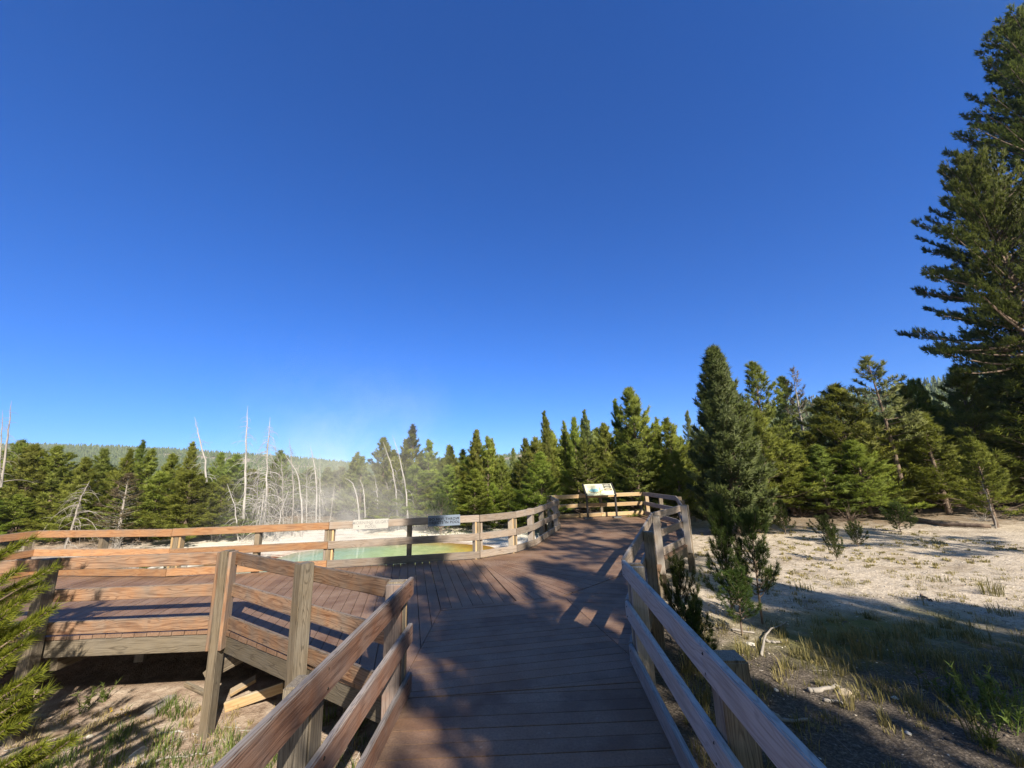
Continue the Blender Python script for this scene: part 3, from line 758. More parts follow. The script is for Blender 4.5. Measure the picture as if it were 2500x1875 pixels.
def place(kind, px, top, Y, wpx, name, label, cat='pine tree', group=None, basez=None):
    """a tree whose apex is seen at (px, top) when it stands at depth Y"""
    tp = atd(px, top, Y); z = float(G(tp.x, Y)) if basez is None else basez
    dist = Vector((tp.x, Y)).length
    return kind.plant(name, tp.x, Y, tp.z - z, wpx / FPX * Y * .5, label, cat, group, z=z)
B0, B1, B2, B3, B4 = BASE
FRONT = 'pines along the forest edge'
T = [
 # left of the dead trees
 (DK[1], 51, 1081, 21, 150, 'dark pine at the far left edge rising beside a bare grey snag'),
 (B1, 88, 1092, 19.5, 170, 'broad green pine second from the left edge of the photo'),
 (B3, 154, 1096, 20, 190, 'wide bushy pine above the left railing, below the long flat ridge'),
 (B0, 206, 1121, 18.5, 150, 'lower rounded pine right of the widest left bushy pine'),
 (DK[0], 253, 1099, 22, 130, 'dark pointed pine left of the slender spire shaped pine'),
 (B2, 293, 1102, 20.5, 130, 'green pine just left of the slender spire shaped pine'),
 (DK[2], 332, 1080, 23, 95, 'slender spire shaped pine poking above the left treeline'),
 (B4, 379, 1101, 20, 150, 'green pine just right of the slender spire shaped pine'),
 (B0, 418, 1112, 19, 140, 'olive green pine left of the brownish pointed pine'),
 (YL[2], 478, 1087, 19, 120, 'brownish green pointed pine directly left of a leaning grey snag'),
 (YL[1], 470, 1153, 16.8, 210, 'low bushy yellow green pine in front of the brownish pointed pine'),
 (B3, 390, 1158, 17.5, 170, 'low bushy green pine right of the half dead brown pine'),
 (DK[0], 543, 1109, 21, 110, 'dark pine left of the tallest white snag'),
 (DK[1], 574, 1116, 20, 140, 'dark pine behind the tallest white snag'),
 (B1, 548, 1165, 17.5, 150, 'bushy pine just below and left of the tallest white snag'),
 (DK[3], 688, 1104, 24, 110, 'dark hazy pine between the thicket of white branches and leaning snags'),
 (DK[2], 655, 1128, 22, 100, 'dark pine behind the thicket of arching white branches'),
 (BL[0], 802, 1143, 25, 110, 'hazy grey green pine in the low gap of the treeline, left one'),
 (BL[3], 828, 1143, 24, 130, 'hazy grey green pine in the low gap of the treeline, right one'),
 (BL[2], 850, 1121, 23, 80, 'hazy pine left of the pair behind the steam'),
 (BL[4], 873, 1108, 23, 95, 'taller hazy pine behind the steam with narrow top'),
 (BL[0], 886, 1117, 22, 110, 'hazy pine directly right of the narrow topped one in the steam'),
 (BL[1], 940, 1074, 22, 130, 'hazy broad pine behind the leaning white snag in the steam'),
 (B1, 967, 1119, 21, 110, 'bright green pine between two leaning white snags'),
 (B0, 990, 1076, 22, 100, 'green pine on the left shoulder of the tallest pine above the blue sign'),
 (B2, 1007, 1041, 21, 140, 'tallest pine above the blue grey sign, sharp topped'),
 (B4, 1041, 1078, 20.5, 120, 'green pine on the right shoulder of the tallest pine above the sign'),
 (YL[1], 1015, 1140, 19, 170, 'low yellow green pine skirt in front of the tallest pine above the sign'),
 (B0, 1098, 1090, 21, 90, 'twin topped small pine right of the low ridge gap, left stem'),
 (B2, 1111, 1095, 20.6, 100, 'twin topped small pine right of the low ridge gap, right stem'),
 (YL[3], 1093, 1140, 18.6, 130, 'yellow green pine in front of the twin topped pine'),
 (B2, 1145, 1075, 21, 90, 'green pine on the left of the middle clump'),
 (B0, 1166, 1054, 20.5, 110, 'tallest pine of the middle clump left of the cliff gap'),
 (B4, 1185, 1070, 20, 110, 'pine just right of the middle clump tallest'),
 (B2, 1206, 1077, 21, 80, 'narrow pine ending the middle clump on the right'),
 (YL[0], 1155, 1150, 18, 150, 'low yellowish pine in front of the middle clump'),
 (DK[1], 1222, 1118, 20, 90, 'dark low pine left of the cliff gap'),
 (BL[0], 1252, 1097, 27, 60, 'pale thin pine standing in the cliff gap'),
 (DK[0], 1280, 1074, 22, 100, 'dark pine right of the cliff gap'),
 (B3, 1305, 1074, 19, 130, 'green pine left of the narrow dark spire'),
 (DK[2], 1322, 1028, 21, 90, 'narrow dark spire pine, left of a taller paler one'),
 (B2, 1343, 1010, 22, 100, 'tall pale green pine above the curved pool railing'),
 (YL[0], 1322, 1108, 17, 170, 'sunlit yellow green pine in front of the narrow dark spire'),
 (B4, 1376, 1033, 22, 80, 'slim pine between two tall pale pines'),
 (B0, 1403, 1023, 21, 100, 'green pine left of the map panel'),
 (B2, 1421, 1028, 23, 80, 'slim pine just behind the map panel, left of the tall pale one'),
 (BL[2], 1441, 1007, 23, 95, 'tall pale green pine above the map panel'),
 (DK[3], 1430, 1080, 19, 150, 'dark bushy pine directly behind the map panel'),
 (B1, 1473, 1040, 20, 120, 'green pine between the map panel and the tallest central pine'),
 (B1, 1541, 955, 19.5, 200, 'tallest broad pine in the centre of the treeline'),
 (B2, 1518, 982, 20.5, 110, 'second top on the left flank of the tallest central pine'),
 (DK[1], 1548, 1080, 17.5, 190, 'dark low pine in front of the tallest central pine'),
 (B2, 1590, 1027, 20, 80, 'narrow pine right of the tallest central pine'),
 (B3, 1632, 1027, 19, 140, 'green pine left of the large dark pine'),
 (YL[0], 1650, 1105, 17, 130, 'sunlit low pine at the foot left of the large dark pine'),
 (BL[4], 1681, 1008, 26, 70, 'bluish thin pine peeking beside the large dark pine'),
 # right of the boardwalk
 (CONE, 1740, 862, 14.6, 176, 'large dark cone shaped pine standing on the right flat'),
 (CONE, 1778, 934, 15.4, 92, 'second stem on the right flank of the large dark pine'),
 (TALL, 1834, 893, 19, 140, 'tall dark pine with bare white lower trunk, right of the large dark pine'),
 (TALL, 1905, 927, 23, 110, 'thin topped grey green pine left of the bare topped one'),
 (B3, 1850, 1010, 18, 150, 'olive pine filling below the tall bare trunked pine'),
 (B1, 1905, 1075, 18.5, 170, 'olive bushy pine below the thin topped grey green pine'),
 (B3, 1960, 1060, 19, 150, 'bushy pine left of the broad rounded pine on the right'),
 (DK[0], 1990, 1090, 17.5, 150, 'dark shaded pine at the foot of the broad rounded pine'),
 (B1, 2036, 947, 18.5, 230, 'broad rounded green pine on the right below the wooded slope'),
 (YL[1], 2085, 1080, 17, 170, 'yellow green low pine right of the broad rounded pine'),
 (B3, 2193, 945, 22, 130, 'green pine just right of the tall leaning thin pine'),
 (B0, 2229, 932, 23, 130, 'green pine left of the big pine, with rounded top'),
 (B2, 2265, 930, 23, 90, 'two spired green pine beside the big right pine'),
 (B1, 2190, 1030, 18, 190, 'low bushy green pine behind the tall leaning thin pine'),
 (YL[0], 2255, 1012, 17, 190, 'sunlit yellowish pine in front of the big right pine'),
 (DK[3], 2338, 905, 17.5, 200, 'dark pine in the shade left of the big right pine'),
 (DK[1], 2420, 850, 19, 260, 'dark shaded pine behind the big right pine'),
 (DK[0], 2490, 880, 15.5, 280, 'dark pine at the right edge under the big pine'),
 (YL[3], 2372, 1072, 13.8, 120, 'small yellowish pine with bare twin stems on the right flat'),
]
for k, px, top, Y, wpx, lab in T: place(k, px, top, Y, wpx * (.86 if px < 1700 else 1), 'pine_tree', lab, 'pine tree', FRONT)
THIN_T = place(THIN, 2124, 874, 17.5, 150, 'pine_tree', 'tall thin leaning pine with open top and bare trunk', 'pine tree', FRONT)
place(BARE, 1930, 905, 21, 120, 'bare_pine', 'nearly bare grey pine with fine twigs against the sky', 'dead tree', 'bare trees')
place(DRY, 316, 1158, 16.5, 130, 'dying_pine', 'half dead brown pine in front of the left treeline', 'dead tree', 'bare trees')
# rows behind the edge
rr = random.Random(21)
def fill(n, x0, x1, tops, Y0, Y1, label, grp, pool, w=(80, 140)):
    for i in range(n):
        px = x0 + (x1 - x0) * (i + rr.uniform(.1, .9)) / n
        top = np.interp(px, [p[0] for p in tops], [p[1] for p in tops]) + rr.uniform(-8, 22)
        place(rr.choice(pool), px, top, rr.uniform(Y0, Y1), rr.uniform(*w), 'pine_tree', label, 'pine tree', grp)
fill(18, -60, 620, [(0, 1140), (620, 1152)], 21.5, 27, 'dark green pine in the crowded back rows of the left treeline', 'back rows of the left treeline', DK + BASE)
fill(9, 600, 930, [(600, 1140), (930, 1150)], 25, 30, 'hazy pine in the back row behind the steam', 'back row behind the steam', BL + DK[:2])
fill(16, 930, 1300, [(930, 1120), (1000, 1090), (1080, 1125), (1170, 1095), (1240, 1150), (1300, 1100)], 22, 27, 'green pine in the back row behind the pool', 'back row behind the pool', DK + BASE)
fill(16, 1290, 1700, [(1290, 1080), (1400, 1050), (1541, 1020), (1620, 1060), (1700, 1080)], 22, 27, 'green pine in the back row behind the far platform', 'back row behind the far platform', DK + BASE)
fill(22, 1690, 2560, [(1690, 1060), (1830, 1020), (1950, 1050), (2040, 1010), (2300, 985), (2560, 960)], 20, 27, 'dark pine in the shaded back row on the right', 'back row on the right', DK + BASE[:2], (110, 190))
fill(13, 1700, 2560, [(1690, 1130), (2560, 1120)], 18.5, 23, 'low dark pine of the undergrowth on the right', 'undergrowth pines on the right', DK, (110, 200))
fill(10, -40, 640, [(0, 1200), (640, 1215)], 16.5, 19, 'low bushy young pine at the foot of the left treeline', 'young pines at the foot of the left treeline', BASE + YL[:2], (90, 150))
fill(9, 940, 1320, [(940, 1185), (1320, 1190)], 17.5, 20, 'low young pine at the foot of the trees behind the pool', 'young pines behind the pool', YL + BASE[:2], (70, 120))

# the big pine on the right
L_BIG = leaf('big_pine_needles', (.048, .076, .015), (.25, .30, .060), .38)
BIG = Kind(71, L_BIG, h=15.5, r=4.0, nb=520, dens=.085, ln=.15, wd=.028, nper=10, start=.12, pw=.56, up=.26, irregular=.42, gap=.0, elo=4, ehi=52, lat_=.36)
BIGB = Kind(72, L_BIG, h=10, r=3.2, nb=300, dens=.078, ln=.14, wd=.026, nper=10, start=.37, pw=.80, up=.20, irregular=.5, gap=.03, elo=-4, ehi=50, lat_=.36)
def big(kind, px, top, Y, r, label, rz):
    t = atd(px, top, Y); g = float(G(t.x, Y)); kind.plant('pine_tree', t.x, Y, t.z - g, r, label, 'pine tree', FRONT, rz=rz)
big(BIGB, 2376, 385, 15.5, 3.15, 'big dark pine on the right with long branches reaching out over the clearing', 2.1)
big(BIG, 2506, 50, 16.5, 5.2, 'tallest pine at the right edge, reaching almost to the top of the photo', .6)

# trees standing outside the frame whose shade falls on the boardwalk
HI = Kind(61, L_DARK, h=17, r=1.7, nb=95, dens=.16, ln=.26, wd=.06, nper=7, start=.56, pw=.6, irregular=.45, gap=.12)
SH = [(4.1, -4.6, 12.0, 1.85, B1), (6.2, -4.2, 10.0, 1.7, DK[1]), (8.8, -3.6, 8.2, 2.1, B1), (11.6, -3.4, 8.0, 2.3, DK[1]), (2.9, -2.6, 5.6, 1.1, B3),
      (8.0, -3.4, 17, 1.5, HI), (9.9, -2.2, 16.5, 1.6, HI), (17.2, -1.0, 15.5, 1.7, HI), 
      (6.5, -9.5, 12, 2.8, B1), (-6, -9, 9, 2.4, DK[3]), (12, -8, 13, 2.8, DK[1])]
for x, y, h, r, k in SH:
    k.plant('pine_tree', x, y, h, r, 'pine standing behind the camera, shading the boardwalk', 'pine tree', 'pines behind the camera')

# ------------------------------------------------------------------ dead standing trees
def snag(name, pts, Y, r0, nbr, blen, droop, label, mat=DEAD, b0=.05, b1=.9, seed=0, top=.003):
    """pts: photo points from base to tip; the trunk stands at depth Y"""
    rg = np.random.default_rng(seed)
    W = [atd(px, py, Y) for px, py in pts]
    gz = float(G(W[0].x, Y)) - .15
    W[0].z = min(W[0].z, gz) if abs(W[0].z - gz) < 1.0 else W[0].z
    base = Vector((W[0].x, Y, W[0].z))
    P = np.array([(p.x - base.x, rg.normal(0, .04) if i else 0, p.z - base.z) for i, p in enumerate(W)])
    u = np.linspace(0, 1, len(P)); uu = np.linspace(0, 1, 14)
    Q = np.stack([np.interp(uu, u, P[:, i]) for i in range(3)], 1)
    Q[1:-1] = (Q[:-2] + Q[1:-1] * 2 + Q[2:]) / 4
    Q[1:-1, :2] += rg.normal(0, .012, (12, 2))
    root = tag(empty(name, base), label, 'dead tree', 'bare trees')
    rad = r0 * .42 * (1 - uu) ** .7 + top
    V, F = tubes([(Q, rad)], 7); link('trunk', mesh_np('trunk', V, F, mat, smooth=True), root)
    lines = []
    nbr = int(nbr * 1.35)
    for i in range(nbr):
        t = b0 + (b1 - b0) * (i + rg.random()) / nbr
        p = np.array([np.interp(t, uu, Q[:, j]) for j in range(3)])
        az = rg.uniform(0, 6.283); L = blen * (1.1 - t) * rg.uniform(.35, 1.15)
        dh = np.array([math.cos(az), math.sin(az), 0]); s = np.linspace(0, 1, 7)
        e = rg.uniform(.05, .5); dr = droop * rg.uniform(.6, 1.5)
        C = p + dh * (L * s * (1 - .25 * s * dr))[:, None] + np.array([0, 0, 1.]) * (L * (e * s - dr * s * s * (1 + .3 * s)))[:, None] + np.cumsum(rg.normal(0, .02 * L, (7, 3)), 0) * s[:, None]
        C[:, 2] = np.maximum(C[:, 2], .02)
        rb = min(.016, .005 + .0075 * L) * (1 - .8 * s)
        lines.append((C, rb))
        for _ in range(rg.integers(1, 4) if L > .35 else 0):
            q = rg.integers(2, 6); sub = rg.uniform(.2, .5) * L; d2 = nrm(dh + rg.normal(0, .7, 3) + np.array([0, 0, -.3 * dr]))
            s2 = np.linspace(0, 1, 4)
            C2 = C[q] + d2 * (sub * s2)[:, None] - np.array([0, 0, 1.]) * (dr * .5 * sub * s2 ** 2)[:, None]
            lines.append((C2, rb[q] * (1 - .75 * s2) * .8))
    if lines:
        V, F = tubes(lines, 4); link('branches', mesh_np('branches', V, F, mat), root)
    return root
snag('dead_tree', [(2, 1190), (12, 1110), (20, 1040), (28, 978)], 17, .10, 34, 1.0, .5, 'bare grey snag at the far left edge with two spiky tops', DEADG, seed=1)
snag('dead_tree', [(-6, 1190), (2, 1090), (8, 1000)], 17.4, .08, 26, .8, .5, 'second bare grey snag cut by the left edge of the photo', DEADG, seed=2)
snag('dead_tree', [(505, 1180), (497, 1120), (488, 1060), (474, 1018)], 18.2, .10, 24, .9, .7, 'leaning grey snag above the brownish pointed pine', seed=3)
snag('dead_tree', [(596, 1290), (599, 1200), (601, 1080), (603, 990)], 17.5, .14, 56, 1.35, .6, 'tallest white snag, straight, left of the thicket of branches', seed=4)
snag('dead_tree', [(649, 1284), (652, 1180), (656, 1090), (660, 1018)], 17.3, .11, 90, 1.55, .85, 'white snag wrapped in a thicket of drooping bare branches', seed=5)
snag('dead_tree', [(640, 1286), (642, 1230), (648, 1190)], 16.9, .06, 40, 1.3, 1.0, 'short white snag at the foot of the branchy thicket', seed=15, b1=.98)
snag('dead_tree', [(740, 1275), (735, 1215), (722, 1150), (698, 1108)], 17.5, .10, 30, .9, .6, 'curved white snag bending to the left, smooth trunk', seed=6)
snag('dead_tree', [(716, 1278), (717, 1200), (713, 1130), (707, 1070)], 18.0, .08, 46, 1.5, .9, 'snag with sharp bent tip behind the curved white one', DEADG, seed=7)
snag('dead_tree', [(776, 1262), (774, 1180), (768, 1130), (759, 1088)], 19.0, .09, 34, 1.2, 1.2, 'small snag with drooping skirt of branches, tip leaning left', seed=8)
snag('dead_tree', [(783, 1262), (782, 1190), (781, 1108)], 19.6, .05, 6, .4, .3, 'thin straight pole like snag beside the drooping skirt snag', seed=9)
snag('dead_tree', [(880, 1262), (876, 1225), (864, 1180), (843, 1166)], 18.2, .09, 16, .5, .8, 'hooked white snag curving over to the left in the steam', seed=10)
snag('dead_tree', [(895, 1262), (890, 1215), (884, 1185), (877, 1168)], 19.2, .07, 12, .4, .6, 'short pale snag just right of the hooked one', seed=11)
snag('dead_tree', [(976, 1254), (966, 1190), (953, 1130), (934, 1076)], 18.6, .10, 26, .9, 1.0, 'long white snag leaning left in front of the hazy broad pine', seed=12)
snag('dead_tree', [(998, 1256), (991, 1200), (981, 1130), (957, 1062)], 18.0, .09, 22, .8, .8, 'warm toned snag leaning left, right of the long white one', seed=13)
snag('dead_tree', [(168, 1296), (185, 1245), (205, 1205), (224, 1172)], 15.8, .09, 44, 1.5, .6, 'grey snag leaning right in front of the left treeline', DEADG, seed=14)
snag('dead_tree', [(2422, 1255), (2408, 1210), (2398, 1175)], 13.6, .05, 10, .5, .5, 'bare stem leaning left in the right clearing', DEADG, seed=16)
for i, (pts_, Y_, r_, n_, L_, lab_) in enumerate([
    ([(522, 1292), (517, 1240), (508, 1196)], 17.2, .06, 26, .8, 'short grey snag left of the tallest white snag'),
    ([(588, 1288), (574, 1235), (556, 1180)], 16.9, .06, 22, .9, 'low snag leaning left at the base of the tallest white snag'),
    ([(626, 1286), (630, 1200), (634, 1130)], 17.9, .06, 40, 1.2, 'thin snag between the tallest white snag and the branchy one'),
    ([(672, 1284), (688, 1240), (702, 1196)], 16.8, .07, 30, 1.1, 'leaning dead trunk sloping up to the right from the branchy thicket'),
    ([(694, 1282), (692, 1190), (686, 1112)], 18.4, .06, 34, 1.0, 'thin grey snag just right of the branchy thicket'),
    ([(752, 1268), (750, 1200), (748, 1150)], 18.8, .05, 26, .8, 'thin grey snag between the curved one and the drooping skirt one'),
    ([(805, 1262), (812, 1215), (818, 1180)], 19.4, .05, 18, .6, 'small tilted snag left of the hooked one'),
    ([(925, 1258), (922, 1205), (914, 1160)], 19.5, .05, 18, .6, 'small grey snag behind the steam'),
    ([(952, 1256), (946, 1200), (940, 1172)], 18.9, .05, 24, .7, 'short hooked snag left of the long leaning one')]):
    snag('dead_tree', pts_, Y_, r_, n_, L_, .8, lab_, DEAD if i % 2 else DEADG, seed=60 + i)
def log(name, pts, r, label, cat, mat=DEAD, group=None, kinks=.02, twigs=0, seed=0):
    """a branch or log lying on the ground through plan points"""
    rg = np.random.default_rng(seed + 100)
    P = np.array([(p[0], p[1], float(G(p[0], p[1])) + r * .8 + (p[2] if len(p) > 2 else 0)) for p in pts], float)
    u = np.linspace(0, 1, len(P)); uu = np.linspace(0, 1, 9)
    Q = np.stack([np.interp(uu, u, P[:, i]) for i in range(3)], 1); c = Q[4].copy(); Q = Q - c
    Q += rg.normal(0, kinks * .3, Q.shape)
    rad = r * (1 - .45 * uu) * (1 + rg.normal(0, .08, 9))
    V, F = tubes([(Q, rad)], 7)
    nv = len(V); cap = [list(range(6, -1, -1)), list(range(nv - 7, nv))]
    o = link(name, mesh_np(name, V, [F, np.array(cap)], mat, smooth=True)); o.location = c
    tag(o, label, cat, group)
    for i in range(twigs):
        q = rg.integers(2, 9); d = nrm(rg.normal(0, 1, 3) * np.array([1, 1, .35]) + np.array([0, 0, .25])); L = r * rg.uniform(4, 9)
        s = np.linspace(0, 1, 5)
        V, F = tubes([(Q[q] + d * (L * s)[:, None] + rg.normal(0, .03 * L, (5, 3)) * s[:, None], r * .45 * (1 - .7 * s))], 5)
        link('twig', mesh_np('twig', V, F, mat, smooth=True), o)
    return o
def gp(px, py, z=-.6):
    p = at(px, py, z)
    for _ in range(6): p = at(px, py, float(G(p.x, p.y)))
    return (p.x, p.y)
GB = 'fallen branches on the right ground'
log('dead_branch', [(*gp(1859, 1602), .0), (*gp(1868, 1565), .05), (*gp(1890, 1550), .07), (*gp(1924, 1530), .05)], .016, 'bent grey branch curving up out of the grass like an antler', 'branch', DEADG, GB, seed=1)
log('dead_branch', [gp(1870, 1568), gp(1905, 1572)], .022, 'short pale stick at the foot of the antler shaped branch', 'branch', DEADG, GB, seed=2)
log('dead_branch', [gp(1974, 1690), gp(2010, 1686), gp(2052, 1680)], .026, 'thick grey stick lying beside a pale stone on dark gravel', 'branch', DEADG, GB, seed=3)
log('dead_branch', [gp(2012, 1713), gp(2060, 1721)], .018, 'short grey stick just below the pale stone', 'branch', DEADG, GB, seed=4)
log('dead_branch', [gp(1888, 1752), gp(1915, 1762), gp(1978, 1764)], .022, 'curved grey stick nearest the right railing', 'branch', DEADG, GB, seed=5)
log('dead_branch', [gp(1752, 1535), gp(1795, 1541), gp(1842, 1548)], .02, 'pale stick in the grass behind the right railing', 'branch', DEADG, GB, seed=6)
log('dead_branch', [gp(2090, 1566), gp(2120, 1575), gp(2150, 1586)], .015, 'thin grey stick among the grass clumps', 'branch', DEADG, GB, seed=7)
log('dead_branch', [gp(2248, 1456), gp(2276, 1470)], .02, 'dark stick lying on the pale shaded flat', 'branch', BARK, GB, seed=8)
log('fallen_log', [gp(2210, 1270), gp(2300, 1285), gp(2420, 1292)], .10, 'long dark log lying in shade on the right flat', 'log', BARK, 'fallen logs', seed=9)
log('fallen_log', [gp(2250, 1240), gp(2320, 1243)], .06, 'small dark log in the right clearing', 'log', BARK, 'fallen logs', twigs=5, seed=10)
log('fallen_log', [(-12.6, 11.4), (-11.2, 11.7), (-9.4, 12.1)], .07, 'bleached log with forked limbs lying behind the left railing', 'log', DEAD, 'fallen logs', twigs=6, kinks=.1, seed=11)
log('fallen_log', [(-12.4, 10.9), (-10.8, 11.0)], .05, 'shorter bleached log in front of the forked one', 'log', DEAD, 'fallen logs', kinks=.08, twigs=2, seed=12)
log('fallen_log', [(-10.3, 11.5), (-9.0, 12.9), (-7.8, 13.4)], .05, 'curved bleached log at the edge of the brown runoff', 'log', DEAD, 'fallen logs', kinks=.12, twigs=4, seed=13)
log('fallen_log', [gp(745, 1262), gp(800, 1259), gp(860, 1256)], .05, 'low pale log lying under the snags on the pool bank', 'log', DEAD, 'fallen logs', twigs=3, seed=14)

# ------------------------------------------------------------------ far hills with their woods
def far_wood(name, P, H, R, mat, seed, layers=2, sides=5):
    """many small conifers as one mass"""
    rg = np.random.default_rng(seed); n = len(P); VV, FF, A = [], [], []
    off = 0
    for l in range(layers):
        z0 = H * (.05 + .42 * l); z1 = H * (1.0 if l == layers - 1 else .72); r = R * (1 - .38 * l)
        th = np.arange(sides) * 2 * np.pi / sides
        ring = np.stack([P[:, None, 0] + np.cos(th + l) * r[:, None] * rg.uniform(.6, 1.25, (n, sides)), P[:, None, 1] + np.sin(th + l) * r[:, None] * rg.uniform(.6, 1.25, (n, sides)), P[:, None, 2] + z0[:, None] * rg.uniform(.7, 1.3, (n, sides))], -1)
        tip = np.stack([P[:, 0], P[:, 1], P[:, 2] + z1], -1)[:, None]
        V = np.concatenate([ring, tip], 1).reshape(-1, 3)
        b = np.arange(n)[:, None] * (sides + 1) + off; j = np.arange(sides)[None]
        FF.append(np.stack([b + j, b + (j + 1) % sides, b + sides + 0 * j], -1).reshape(-1, 3)); VV.append(V); off += len(V)
        A.append(np.repeat(rg.uniform(0, 1, n), sides + 1))
    o = link(name, mesh_np(name, np.concatenate(VV), np.concatenate(FF), mat, dict(v=np.concatenate(A))))
    return o
def hill_mat(name, lo, hi, rock):
    m, t, b = newmat(name)
    tc = N(t, 'ShaderNodeTexCoord'); n = noise(t, tc.outputs['Object'], .06, 6, .7); n2 = noise(t, tc.outputs['Object'], .35, 5, .7)
    a = attr(t, 'rock')
    c = mixc(t, n2.outputs['Fac'], lo, hi)
    rk = mixc(t, ramp(t, n2.outputs['Fac'], [(.4, 0.), (.6, 1.)]), tuple(x * .45 for x in rock), rock)
    f = ramp(t, math_(t, 'ADD', a.outputs['Fac'], math_(t, 'MULTIPLY', math_(t, 'SUBTRACT', n.outputs['Fac'], .5), .9)), [(.42, 0.), (.55, 1.)])
    t.links.new(mixc(t, f, c, rk), b.inputs['Base Color']); b.inputs['Roughness'].default_value = 1; b.inputs['Specular IOR Level'].default_value = 0
    return m
def hill(name, ridge, Y0, Y1, rockf, mat, wood_n, hh, rr_, wmat, woodname, woodlabel, seed, layers=2):
    rg = np.random.default_rng(seed)
    px = np.linspace(ridge[0][0], ridge[-1][0], 160); py = np.interp(px, [p[0] for p in ridge], [p[1] for p in ridge])
    top = [atd(a, b, Y1) for a, b in zip(px, py)]
    nv = 26; V = np.zeros((nv + 4, 160, 3)); RK = np.zeros((nv + 4, 160))
    for k in range(nv + 4):
        t = k / (nv - 1)
        for i, p in enumerate(top):
            if t <= 1:
                Yk = Y0 + (Y1 - Y0) * t; x = p.x * (Yk / Y1); z = -4 + (p.z + 4) * (t ** 1.15)
            else:
                Yk = Y1 + (t - 1) * 900; x = p.x * (Yk / Y1); z = p.z - (t - 1) * 120
            V[k, i] = (x, Yk, z + (6 * math.sin(i * .37 + k * .5) * math.sin(k * .33 + i * .11)) * (1 - t) * t * (Y1 / 700) * 2)
            RK[k, i] = rockf(px[i], t)
    ii = np.arange(nv + 3)[:, None] * 160; jj = np.arange(159)[None]
    F = np.stack([ii + jj, ii + jj + 1, ii + 160 + jj + 1, ii + 160 + jj], -1).reshape(-1, 4)
    o = link(name, mesh_np(name, V.reshape(-1, 3), F, mat, dict(rock=RK.ravel()), smooth=True)); tag(o, kind='structure')
    u = rg.uniform(0, 158.99, wood_n); v = rg.uniform(0, 1.02, wood_n) ** .6 * (nv - .5)
    i0 = u.astype(int); k0 = np.minimum(v.astype(int), nv + 1); fu = (u - i0)[:, None]; fv = (v - k0)[:, None]
    P = (V[k0, i0] * (1 - fu) + V[k0, i0 + 1] * fu) * (1 - fv) + (V[k0 + 1, i0] * (1 - fu) + V[k0 + 1, i0 + 1] * fu) * fv
    keep = RK[k0, i0] + rg.normal(0, .18, wood_n) < .55
    P = P[keep]; H = rg.uniform(*hh, len(P)); R = H * rg.uniform(*rr_, len(P))
    w_ = far_wood(woodname, P, H, R, wmat, seed + 1, layers); tag(w_, woodlabel, 'forest', kind='stuff')
def rock_left(px, t):
    a = math.exp(-((t - .80) / .085) ** 2) * (sst(330, 420, px) * (1 - sst(690, 790, px)))
    c = math.exp(-((t - .62) / .14) ** 2) * (sst(690, 740, px) * (1 - sst(800, 860, px)))
    d = math.exp(-((t - .80) / .16) ** 2) * (sst(1190, 1215, px) * (1 - sst(1300, 1330, px)))
    return float(max(a, c, d)) * .95
hill('hill', [(-500, 1098), (-200, 1091), (60, 1088), (160, 1089), (330, 1095), (470, 1102), (560, 1110), (700, 1119), (830, 1131), (900, 1139), (980, 1143), (1063, 1128), (1125, 1124), (1216, 1117), (1270, 1108), (1400, 1090), (1550, 1095), (1800, 1115)],
     380, 720, rock_left, hill_mat('hill_ground', (.05, .06, .035), (.13, .125, .075), (.42, .37, .33)), 30000, (2.5, 8), (.17, .27), L_FAR, 'distant_forest', 'distant conifer forest on the long flat ridge beyond the left treeline', 41)
hill('wooded_slope', [(1700, 1085), (1800, 1050), (1880, 1022), (1939, 1012), (2012, 1000), (2087, 994), (2150, 985), (2250, 965), (2400, 940), (2700, 900)],
     120, 290, lambda px, t: 0.0, hill_mat('slope_ground', (.04, .05, .02), (.10, .09, .05), (.3, .3, .3)), 3600, (8, 14), (.15, .22), L_FAR, 'slope_forest', 'conifer forest covering the slope behind the pines on the right', 51, 3)

